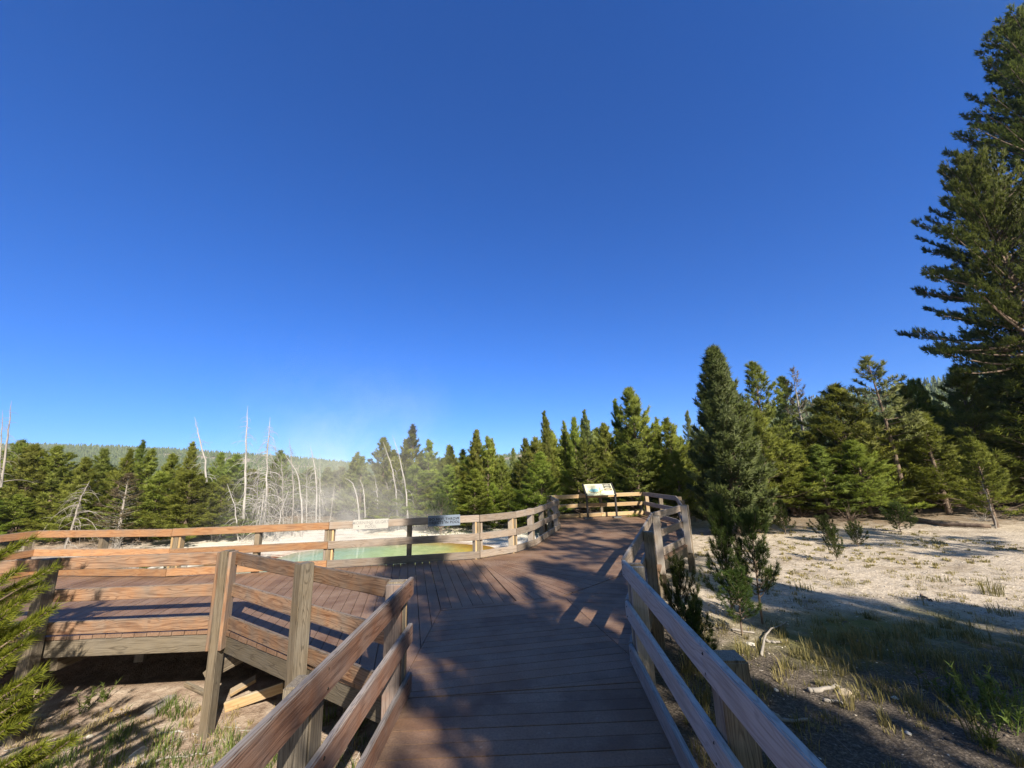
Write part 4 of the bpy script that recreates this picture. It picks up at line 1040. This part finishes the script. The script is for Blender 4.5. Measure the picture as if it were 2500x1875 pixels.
# ------------------------------------------------------------------ young pine leaning in from the left
def young_pine():
    rg = np.random.default_rng(91)
    bx, by = -4.75, 2.45; bz = float(G(bx, by))
    root = tag(empty('pine_tree', (bx, by, bz)), 'bright yellow green young pine reaching into the left edge of the photo', 'pine tree')
    base = np.array([bx, by, bz])
    tV, tF, cV, cF, ca = pine_data(92, 3.9, 1.12, 80, .10, .10, .014, 12, start=.12, pw=.6, up=.3, irregular=.3)
    lines = []; PP, AA = [], []
    tips = [(72, 1318, 2.75), (20, 1345, 2.7), (40, 1395, 2.6), (132, 1385, 2.95), (105, 1436, 2.7), (60, 1462, 2.55), (134, 1482, 2.6), (90, 1520, 2.5), (20, 1500, 2.4), (58, 1572, 2.5), (94, 1640, 2.45), (112, 1688, 2.4), (60, 1700, 2.35), (58, 1760, 2.3), (174, 1806, 2.3), (104, 1822, 2.25), (40, 1850, 2.2), (20, 1620, 2.35), (10, 1420, 2.5), (15, 1780, 2.25)]
    for px, py, Y in tips:
        t = np.array(atd(px, py, Y)) - base
        p0 = np.array([0, 0, max(.1, t[2] - .55 * math.hypot(t[0], t[1]))])
        s = np.linspace(0, 1, 7)[:, None]
        C = p0 + (t - p0) * s; C[:, 2] += -.10 * np.sin(s[:, 0] * math.pi)
        lines.append((C, .012 * (1 - .75 * s[:, 0]) + .002))
        d = nrm(t - p0); side = nrm(np.cross(d, [0, 0, 1.]))
        shoots = [(C[-1] - d * .34, d, .34)]
        for k in range(5):
            q = .55 + .35 * rg.random(); sg = 1 if k % 2 else -1
            b = p0 + (t - p0) * q; b[2] += -.10 * math.sin(q * math.pi)
            dd = nrm(d * .8 + side * sg * rg.uniform(.35, .7) + np.array([0, 0, rg.uniform(.0, .35)])); L = rg.uniform(.14, .26)
            shoots.append((b, dd, L)); lines.append((np.array([b, b + dd * L * .5, b + dd * L]), np.array([.005, .004, .002])))
        for b, dd, L in shoots:
            m = int(L * 300)
            u = rg.uniform(0, 1, m)
            PP.append(b + dd * (u * L)[:, None]); AA.append(np.tile(dd, (m, 1)))
    V2, F2, a2 = blades(np.concatenate(PP), np.concatenate(AA), rg, 6, .066, .0046, (20, 56))
    lV, lF = tubes(lines, 5)
    link('trunk', mesh_np('trunk', np.concatenate([tV, lV]), np.concatenate([tF, lF + len(tV)]), BARK, smooth=True), root)
    link('crown', mesh_np('crown', np.concatenate([cV, V2]), np.concatenate([cF, F2 + len(cV)]), L_FORE, dict(v=np.concatenate([ca, a2]))), root)
young_pine()

# ------------------------------------------------------------------ small pines and shrubs on the right
L_SAP = leaf('sapling_needles', (.026, .046, .012), (.105, .140, .030), .3, 1.0, False)
SAP = [Kind(101, L_SAP, h=1.3, r=.34, nb=48, dens=.024, ln=.064, wd=.0042, nper=24, start=.10, pw=.62, up=.75, irregular=.35, elo=12, ehi=70, lat_=.09),
       Kind(102, L_SAP, h=1.3, r=.34, nb=32, dens=.024, ln=.064, wd=.0042, nper=24, start=.22, pw=.55, up=.80, irregular=.5, elo=8, ehi=70, lat_=.09),
       Kind(103, L_SAP, h=.8, r=.38, nb=30, dens=.03, ln=.064, wd=.005, nper=22, start=.06, pw=.45, up=.6, irregular=.45, elo=14, ehi=62, lat_=.08)]
YG = 'young pines beside the right railing'
place(SAP[0], 1750, 1234, 6.9, 98, 'pine_sapling', 'bushy young pine just right of the railing, left of its thinner neighbour', 'young pine', YG)
place(SAP[1], 1822, 1268, 6.6, 100, 'pine_sapling', 'thin open young pine right of the bushier one beside the railing', 'young pine', YG)
place(SAP[2], 1655, 1400, 5.9, 80, 'pine_sapling', 'low dark young pine tucked against the right railing posts', 'young pine', YG)
place(SAP[2], 1692, 1500, 5.2, 95, 'pine_sapling', 'lowest dark young pine in the shade below the bushy one', 'young pine', YG)
place(SAP[1], 1790, 1400, 6.2, 90, 'pine_sapling', 'small sparse young pine at the foot of the two taller young pines', 'young pine', YG)
place(SAP[2], 2030, 1302, 10.2, 36, 'pine_sapling', 'little green pine seedling alone on the pale sunlit flat', 'young pine', 'seedlings on the right flat')
place(SAP[2], 2185, 1240, 13.4, 60, 'pine_sapling', 'low bushy pine beneath the tall thin leaning pine', 'young pine', 'seedlings on the right flat')
place(SAP[0], 1905, 1225, 14.0, 40, 'pine_sapling', 'dark seedling at the edge of the shaded trees', 'young pine', 'seedlings on the right flat')
place(SAP[2], 2010, 1270, 12.6, 56, 'pine_sapling', 'dark low shrubby pine in the middle of the right flat', 'young pine', 'seedlings on the right flat')
place(SAP[2], 2085, 1284, 11.6, 40, 'pine_sapling', 'small dark pine beside the shrubby one on the right flat', 'young pine', 'seedlings on the right flat')
place(SAP[2], 1077, 1224, 17.0, 75, 'pine_sapling', 'rounded bright green young pine above the blue sign', 'young pine', 'seedlings behind the pool')
place(SAP[2], 1830, 1245, 14.6, 90, 'pine_sapling', 'low green shoots at the foot of the large dark pine', 'young pine', 'seedlings on the right flat')
def dead_shrub(x, y, r, n, label, seed, mat=DEADG):
    rg = np.random.default_rng(seed); z = float(G(x, y)); lines = []
    for i in range(n):
        d = nrm(np.array([rg.normal(), rg.normal(), abs(rg.normal()) * .7 + .15])); L = r * rg.uniform(.5, 1.1); s = np.linspace(0, 1, 5)
        C = d * (L * s)[:, None] + np.cumsum(rg.normal(0, .05 * L, (5, 3)), 0) * s[:, None]; C[:, 2] = np.abs(C[:, 2])
        lines.append((C, .008 * (1 - .7 * s) + .001))
        for _ in range(3):
            q = rg.integers(1, 5); d2 = nrm(d + rg.normal(0, .6, 3)); s2 = np.linspace(0, 1, 3)
            lines.append((C[q] + d2 * (.4 * L * s2)[:, None], .005 * (1 - .6 * s2)))
    V, F = tubes(lines, 4); o = link('dead_shrub', mesh_np('dead_shrub', V, F, mat)); o.location = (x, y, z - .01)
    tag(o, label, 'dead shrub', 'dry twiggy shrubs')
dead_shrub(*gp(1960, 1262), .5, 26, 'dry twiggy shrub on the right flat behind the dark low pine', 1, BARK)
dead_shrub(*gp(2075, 1272), .55, 30, 'dark bare shrub on the right flat beside the small dark pine', 2, BARK)
dead_shrub(*gp(1850, 1262), .5, 24, 'grey twiggy shrub at the foot of the large dark pine', 3)
dead_shrub(*gp(1700, 1275, -.5), .35, 24, 'straw coloured dry shrub beside the far railing corner', 4, DEAD)
dead_shrub(-12.0, 12.5, .8, 36, 'grey brush behind the left railing post', 5)
dead_shrub(-11.0, 11.6, .5, 26, 'low grey brush beside the forked bleached log', 6)
dead_shrub(-12.9, 13.6, .8, 30, 'tangled grey brush under the leaning grey snag', 7)
dead_shrub(1.9, 17.2, .7, 26, 'bare twigs showing between the rails left of the map panel', 8)
dead_shrub(4.0, 17.4, .8, 30, 'dark dry brush between the rails right of the map panel', 9, BARK)
dead_shrub(*gp(2405, 1272), .5, 30, 'dry twigs around the bare twin stems in the right clearing', 10)

# ------------------------------------------------------------------ grass, weeds, gravel, stones, scrap boards
def grass(name, tufts, mat, label, seed):
    """tufts: (x, y, blades, height, spread, colour 0..1)"""
    rg = np.random.default_rng(seed)
    VV, A, F4, F3 = [], [], [], []; off = 0
    for x, y, n, h, sp, cv in tufts:
        r = sp * np.sqrt(rg.uniform(0, 1, n)); a = rg.uniform(0, 6.283, n)
        bx = x + r * np.cos(a); by = y + r * np.sin(a); bz = G(bx, by) - .01
        H = h * rg.uniform(.45, 1.1, n); ln = rg.uniform(.1, .75, n) * H; la = a + rg.normal(0, .9, n)
        dx, dy = np.cos(la), np.sin(la); wd = rg.uniform(.0022, .0045, n) * (1 + 1.5 * (y > 9))
        wx, wy = -dy * wd, dx * wd
        for t, z in ((0, 0), (.35, .62)):
            for sg in (-1, 1):
                VV.append(np.stack([bx + dx * ln * t + sg * wx * (1 - .3 * t), by + dy * ln * t + sg * wy * (1 - .3 * t), bz + H * z], 1))
        VV.append(np.stack([bx + dx * ln, by + dy * ln, bz + H * rg.uniform(.82, 1.0, n)], 1))
        i = np.arange(n) + off
        F4.append(np.stack([i, i + n, i + 3 * n, i + 2 * n], 1)); F3.append(np.stack([i + 2 * n, i + 3 * n, i + 4 * n], 1)); off += 5 * n
        c = np.clip(cv + rg.normal(0, .18, n), 0, 1); A += [c] * 5
    o = link(name, mesh_np(name, np.concatenate(VV), [np.concatenate(F4), np.concatenate(F3)], mat, dict(v=np.concatenate(A))))
    tag(o, label, 'grass', kind='stuff')
rg0 = np.random.default_rng(77)
tf = []
for _ in range(9000):                                      # right flat
    x = rg0.uniform(1.35, 13); y = rg0.uniform(1.6, 15.5)
    if x < 1.4 + max(0, (y - 4.2)) * .45: continue
    nz = math.sin(x * 1.9 + 1.2 * math.sin(y * 1.4)) * math.cos(y * 1.6 + math.sin(x * 1.3)) + .5 * math.sin(x * 4.7 + y * 3.1)
    near = 1 - float(sst(6.0, 8.6, y + .1 * x))
    gravelly = float(sst(2.3, 3.2, x) * (1 - sst(3.4, 4.6, y)))
    p = (.40 + .75 * max(0, nz)) * (.35 + .65 * near) * (1 - .85 * gravelly) * (1 if y < 12 else .5)
    if rg0.random() > p: continue
    h = rg0.uniform(.05, .16) * (1.1 if near > .5 else .6)
    if rg0.random() < .06 and near > .3: h *= 1.7
    tf.append((x, y, int(rg0.integers(10, 30)), h, rg0.uniform(.03, .11), rg0.uniform(.15, .9) if near > .5 else rg0.uniform(.5, 1.0)))
for px, py, h, n, sp in [(2420, 1450, .30, 90, .16), (2120, 1600, .32, 110, .16), (2080, 1570, .24, 70, .15), (2250, 1620, .26, 90, .18), (2330, 1640, .26, 90, .2), (2010, 1570, .2, 60, .15), (2440, 1500, .2, 50, .12), (1960, 1440, .18, 60, .2), (2060, 1430, .16, 60, .2), (2380, 1560, .2, 60, .16), (1700, 1720, .32, 60, .14), (1690, 1640, .28, 60, .14), (1720, 1780, .2, 50, .12), (2200, 1560, .25, 70, .2), (2300, 1420, .14, 40, .12), (1850, 1690, .16, 50, .14), (1820, 1600, .2, 60, .14)]:
    p = gp(px, py); tf.append((p[0], p[1], n, h, sp, rg0.uniform(.2, .7)))
grass('grass', tf, L_GRASS, 'thin dry grass tufts scattered over the pale flat right of the boardwalk', 5)
tf = []
for _ in range(1500):                                      # under the left railing
    x = rg0.uniform(-6.2, -1.15); y = rg0.uniform(1.7, 5.6)
    nz = math.sin(x * 3.1 + y * 1.3) * math.cos(y * 2.7 - x) + .5 * math.sin(x * 7 + y * 5)
    if rg0.random() > .45 + .5 * max(0, nz): continue
    tf.append((x, y, int(rg0.integers(8, 24)), rg0.uniform(.04, .12), rg0.uniform(.03, .09), rg0.uniform(.0, 1)))
grass('grass', tf, L_STRAW, 'straw coloured grass on the ground under the left railing', 6)
tf = [(rg0.uniform(-5.0, -1.6), rg0.normal(4.75, .22), int(rg0.integers(10, 26)), rg0.uniform(.08, .20), .09, rg0.uniform(.2, .9)) for _ in range(90)]
for px, py, h, n, sp in [(410, 1735, .16, 80, .12), (300, 1800, .14, 70, .14), (270, 1830, .14, 60, .12), (440, 1745, .18, 60, .12), (370, 1815, .1, 40, .1), (870, 1770, .3, 60, .12), (800, 1760, .25, 40, .1)]:
    p = gp(px, py, -1.05); tf.append((p[0], p[1], n, h, sp, .4))
for _ in range(260):                                       # banks behind the pool railing
    tf.append((rg0.uniform(-14, -10.2), rg0.uniform(10.4, 14.5), 16, rg0.uniform(.1, .32), .16, rg0.uniform(.2, .9)))
for _ in range(420):
    x = rg0.uniform(-15, 1.5); tf.append((x, rg0.uniform(19.0, 21.5), 12, rg0.uniform(.06, .22), .16, rg0.uniform(.4, 1)))
for _ in range(420):
    tf.append((rg0.uniform(-4, 2.2), rg0.uniform(16, 19.5), 7, rg0.uniform(.03, .07), .12, rg0.uniform(.5, 1)))
grass('grass', tf, L_GREEN, 'green grass along the deck edge on the left and on the pool banks', 7)

def weed(px, py, z, h, nst, label, seed, lf=.06, cat='weed', group='green weeds', flowers=0):
    rg = np.random.default_rng(seed); x, y = gp(px, py, z); g = float(G(x, y)) - .02
    root = tag(empty('weed', (x, y, g)), label, cat, group); lines, P, A = [], [], []
    for k in range(nst):
        b = np.array([rg.normal(0, .05), rg.normal(0, .05), 0]); H = h * rg.uniform(.6, 1.05); d = np.array([rg.normal(0, .18), rg.normal(0, .18), 1.])
        s = np.linspace(0, 1, 6); C = b + d * (H * s)[:, None] + np.array([rg.normal(0, .04), rg.normal(0, .04), 0]) * (s ** 2)[:, None]
        lines.append((C, .0035 * (1 - .6 * s) + .0008))
        m = int(H / .022); u = rg.uniform(.12, 1, m); P.append(np.stack([np.interp(u, s, C[:, i]) for i in range(3)], 1)); A.append(np.tile(d, (m, 1)))
    V, F = tubes(lines, 4); link('stems', mesh_np('stems', V, F, L_GREEN, dict(v=np.full(len(V), .7))), root)
    V, F, a = blades(np.concatenate(P), np.concatenate(A), rg, 2, lf, lf * .22, (30, 70)); link('leaves', mesh_np('leaves', V, F, L_GREEN, dict(v=a)), root)
    if flowers:
        Y = plain('yellow_petals', (.65, .45, .02), .6)
        for k in range(flowers):
            P0 = np.array([[rg.normal(0, .09), rg.normal(0, .09), h * rg.uniform(.7, 1.1)]] * 6)
            V, F, a = blades(P0, np.tile([0, 0, 1.], (6, 1)), rg, 2, .018, .010, (60, 90)); link('flower', mesh_np('flower', V, F, Y), root)
for i, (px, py, h, n, lb) in enumerate([(2290, 1690, .22, 6, 'leftmost leafy weed in the group at the bottom right corner'), (2340, 1720, .30, 8, 'leafy weed second from the left at the bottom right corner'), (2385, 1740, .34, 8, 'leafy weed in the middle of the bottom right group'), (2430, 1760, .36, 9, 'leafy weed right of the middle one in the bottom right corner'), (2475, 1790, .50, 10, 'tallest leafy weed at the right edge near the bottom corner'), (2420, 1830, .28, 9, 'leafy weed lowest in the bottom right corner')]):
    weed(px, py, -.5, h, n, lb, 200 + i)
weed(212, 1740, -1.0, .26, 4, 'leafy weed left of the yellow flowers under the left railing', 210, .07)
weed(255, 1715, -1.0, .24, 4, 'leafy weed with long narrow leaves at the edge of the deck shade', 211, .07)
weed(290, 1762, -1.0, .12, 4, 'small weed with a few yellow flowers on the ground at left', 212, .04, flowers=6)

def stones(name, pts, label, mat, seed):
    rg = np.random.default_rng(seed)
    O = np.array([(1, 0, 0), (0, 1, 0), (-1, 0, 0), (0, -1, 0), (0, 0, 1), (0, 0, -1), (.6, .6, .5), (-.6, .6, -.4), (-.6, -.6, .5), (.6, -.6, -.4)], float)[:6]
    n = len(pts); P = np.array([(x, y, 0) for x, y, r in pts]); P[:, 2] = G(P[:, 0], P[:, 1]); R = np.array([p[2] for p in pts])
    sc3 = rg.uniform(.5, 1.2, (n, 1, 3)) * np.array([1, 1, .6]); an = rg.uniform(0, 6.28, n)
    V = O[None] * sc3 + rg.normal(0, .15, (n, 6, 3)); c, s_ = np.cos(an)[:, None], np.sin(an)[:, None]
    V = np.stack([V[..., 0] * c - V[..., 1] * s_, V[..., 0] * s_ + V[..., 1] * c, V[..., 2]], -1) * R[:, None, None] + P[:, None]
    f = np.array([(0, 1, 4), (1, 2, 4), (2, 3, 4), (3, 0, 4), (1, 0, 5), (2, 1, 5), (3, 2, 5), (0, 3, 5)])
    F = (np.arange(n)[:, None, None] * 6 + f[None]).reshape(-1, 3)
    o = link(name, mesh_np(name, V.reshape(-1, 3), F, mat, dict(v=np.repeat(rg.uniform(0, 1, n), 6)))); tag(o, label, 'gravel', kind='stuff')
def gravel_mat():
    m, t, b = newmat('gravel_bits'); a = attr(t, 'v')
    t.links.new(ramp(t, a.outputs['Fac'], [(.0, (.09, .075, .065)), (.6, (.22, .19, .165)), (.9, (.42, .38, .33)), (1., (.72, .69, .64))]), b.inputs['Base Color']); b.inputs['Roughness'].default_value = .9
    return m
GV = gravel_mat()
pts = []
while len(pts) < 7500:
    x = rg0.uniform(1.1, 7.5); y = rg0.uniform(1.0, 7.5) ** 1.0
    if x < 1.25 + max(0, y - 4.2) * .45: continue
    pts.append((x, y, .004 + .012 * rg0.random() ** 3 + (.02 * rg0.random() if rg0.random() < .02 else 0)))
stones('gravel', pts, 'dark gravel with pale chips covering the ground right of the railing', GV, 8)
stones('gravel', [(rg0.uniform(-6, -1.15), rg0.uniform(1.6, 5.2), .004 + .014 * rg0.random() ** 3) for _ in range(5200)], 'pinkish gravel on the ground under the left railing', plain('pinkish_gravel', (.50, .42, .37), .9), 9)
stones('gravel', [(x, y, .006 + .02 * rg0.random() ** 3) for x, y in zip(rg0.uniform(2.5, 13, 3500), rg0.uniform(6.5, 14, 3500)) if x > 1.6 + .45 * (y - 4.2)], 'pale sinter crumbs on the sunlit flat', plain('sinter_crumbs', (.62, .55, .47), .9), 10)
def stone(px, py, z, r, label, seed, flat=.6, mat=ROCK):
    rg = np.random.default_rng(seed); x, y = gp(px, py, z)
    bm = bmesh.new(); bmesh.ops.create_icosphere(bm, subdivisions=3, radius=r)
    ph = rg.uniform(0, 6, 6)
    for v in bm.verts:
        c = v.co / r; k = 1 + .18 * math.sin(3 * c.x + ph[0]) * math.cos(2.5 * c.y + ph[1]) + .10 * math.sin(6 * c.z + ph[2] + 4 * c.x) + .05 * math.sin(13 * c.y + ph[3]) * math.sin(11 * c.x + ph[4])
        v.co = Vector((v.co.x * k * 1.2, v.co.y * k * .9, v.co.z * k * flat))
    me = bpy.data.meshes.new('stone'); bm.to_mesh(me); bm.free(); me.materials.append(mat)
    o = link('stone', me); o.location = (x, y, float(G(x, y)) + r * flat * .35); o.rotation_euler = (0, 0, rg.uniform(0, 6)); tag(o, label, 'stone', 'loose stones')
WS = plain('white_stone', (.70, .67, .62), .8)
stone(336, 1848, -1.05, .075, 'lumpy grey stone at the bottom left below the deck', 1)
stone(356, 1864, -1.05, .03, 'small pale chip of stone beside the lumpy grey one', 2, .6, WS)
stone(2064, 1698, -.55, .055, 'pale tan stone beside the thick grey stick', 3, .8, plain('tan_stone', (.40, .34, .26), .9))
stone(1895, 1686, -.55, .02, 'small white stone in the grass behind the right railing', 4, .7, WS)
stone(2186, 1706, -.55, .025, 'whitish stone alone on the dark gravel', 5, .6, WS)
stone(2218, 1792, -.55, .022, 'white stone lowest on the dark gravel', 6, .6, WS)
stone(218, 1800, -1.05, .03, 'white angular stone under the left railing', 7, .5, WS)
stone(1832, 1574, -.55, .05, 'pale flat stone at the foot of the antler shaped branch', 8, .4, WS)
def scrap(pa, pb, za, zb, w_, t_, label, mat, roll=0.0):
    a = Vector((*gp(*pa, -1.05), 0)); b = Vector((*gp(*pb, -1.05), 0)); a.z = float(G(a.x, a.y)) + za; b.z = float(G(b.x, b.y)) + zb; d = b - a
    o = link('scrap_board', box_mesh('scrap_board', d.length, w_, t_, mat, .006, 1, .003, 3)); o.location = (a + b) / 2
    o.rotation_euler = (roll, -math.asin(d.z / d.length), math.atan2(d.y, d.x)); tag(o, label, 'board', 'scrap boards under the deck')
scrap((548, 1738), (690, 1712), .05, .16, .05, .11, 'pale thick scrap board propped against the main post', W_YEL)
scrap((560, 1708), (622, 1690), .07, .16, .10, .04, 'short scrap board lying behind the thick propped one', W_YEL, .3)
scrap((362, 1752), (418, 1706), .02, .03, .13, .035, 'flat grey scrap board lying in the grass', W_GREY)
scrap((452, 1676), (508, 1702), .03, .03, .05, .05, 'dark stub of timber behind the grass', W_POST)
log('dead_branch', [gp(380, 1862, -1.05), gp(440, 1850, -1.05), gp(520, 1838, -1.05)], .012, 'pale root like stick at the bottom left near the railing', 'branch', DEADG, 'fallen sticks on the left ground', kinks=.03, seed=21)
log('dead_branch', [gp(390, 1792, -1.05), gp(450, 1786, -1.05), gp(500, 1800, -1.05)], .012, 'thin bent straw coloured stick below the flat scrap board', 'branch', DEAD, 'fallen sticks on the left ground', kinks=.03, seed=22)
log('dead_branch', [gp(60, 1830, -1.05), gp(130, 1800, -1.05), gp(190, 1780, -1.05)], .03, 'dark stick in the shade at the bottom left corner', 'branch', BARK, 'fallen sticks on the left ground', kinks=.03, seed=23)

def twigs_on_ground(pts, label, mat, seed):
    rg = np.random.default_rng(seed); lines = []
    for x, y, L, r in pts:
        a = rg.uniform(0, 6.283); s = np.linspace(-.5, .5, 4)
        px_, py_ = x + np.cos(a) * L * s + rg.normal(0, .03 * L, 4), y + np.sin(a) * L * s + rg.normal(0, .03 * L, 4)
        lines.append((np.stack([px_, py_, G(px_, py_) + r * .7 + rg.uniform(0, .012, 4)], 1), r * np.array([1, .9, .8, .5])))
    V, F = tubes(lines, 4); o = link('twig_litter', mesh_np('twig_litter', V, F, mat)); tag(o, label, 'twigs', kind='stuff')
def okr(x, y): return x > 1.4 + max(0, y - 4.2) * .45
P_ = [(x, y) for x, y in zip(rg0.uniform(1.3, 13, 1500), rg0.uniform(1.5, 16, 1500)) if okr(x, y)]
twigs_on_ground([(x, y, rg0.uniform(.04, .28), rg0.uniform(.0018, .0055)) for x, y in P_[:700]], 'small grey twigs littering the ground on the right', DEADG, 31)
twigs_on_ground([(x, y, rg0.uniform(.04, .22), rg0.uniform(.0018, .005)) for x, y in P_[700:1000]], 'small dark twigs littering the ground on the right', BARK, 32)
twigs_on_ground([(rg0.uniform(-6, -1.15), rg0.uniform(1.6, 5.4), rg0.uniform(.04, .25), rg0.uniform(.0016, .005)) for _ in range(420)], 'pale twigs and straw littering the ground under the left railing', DEAD, 33)

# ------------------------------------------------------------------ steam over the pool
def steam(name, lo, hi, dens, label, seed, scale=.35):
    lo, hi = Vector(lo), Vector(hi); c = (lo + hi) / 2; sz = hi - lo
    m = bpy.data.materials.new(name); m.use_nodes = True; t = m.node_tree; t.nodes.remove(t.nodes['Principled BSDF'])
    tc = N(t, 'ShaderNodeTexCoord'); s = N(t, 'ShaderNodeSeparateXYZ'); t.links.new(tc.outputs['Object'], s.inputs[0])
    n = noise(t, tc.outputs['Object'], scale, 5, .6, .6); n.inputs['Lacunarity'].default_value = 2.2
    mp = None
    def fall(o, h): return math_(t, 'SUBTRACT', 1.0, math_(t, 'POWER', math_(t, 'ABSOLUTE', math_(t, 'DIVIDE', o, h)), 2.0), True)
    f = math_(t, 'MULTIPLY', fall(s.outputs[0], sz.x / 2), fall(s.outputs[1], sz.y / 2))
    up = N(t, 'ShaderNodeMapRange'); t.links.new(s.outputs[2], up.inputs[0]); up.inputs[1].default_value = -sz.z / 2; up.inputs[2].default_value = sz.z / 2; up.inputs[3].default_value = 1; up.inputs[4].default_value = 0
    f = math_(t, 'MULTIPLY', f, math_(t, 'POWER', up.outputs[0], 2.0))
    d = math_(t, 'MULTIPLY', math_(t, 'MULTIPLY', f, ramp(t, n.outputs['Fac'], [(.44, .06), (.70, 1.)])), dens)
    v = N(t, 'ShaderNodeVolumePrincipled'); v.inputs['Color'].default_value = (.95, .96, 1, 1); t.links.new(d, v.inputs['Density']); v.inputs['Anisotropy'].default_value = -.35
    t.links.new(v.outputs[0], t.nodes['Material Output'].inputs['Volume'])
    o = link(name, box_mesh(name, sz.x, sz.y, sz.z, m, 0)); o.location = c; tag(o, label, 'steam', kind='stuff')
steam('steam', (-11.0, 13.2, -.55), (-2.2, 18.6, 8.0), .30, 'thin white steam drifting up from the hot pool', 1, .55)

# ------------------------------------------------------------------ the air between here and the far ridge
def haze(density):
    m = bpy.data.materials.new('haze'); m.use_nodes = True; t = m.node_tree; t.nodes.remove(t.nodes['Principled BSDF'])
    v = N(t, 'ShaderNodeVolumePrincipled'); v.inputs['Color'].default_value = (.80, .88, 1, 1); v.inputs['Density'].default_value = density
    t.links.new(v.outputs[0], t.nodes['Material Output'].inputs['Volume'])
    o = link('haze', box_mesh('haze', 3400, 2800, 118, m, 0)); o.location = (0, 0, 52); tag(o, 'thin pale air fading the far ridge', 'haze', kind='stuff')
HAZE = 0.00022
if HAZE: haze(HAZE)
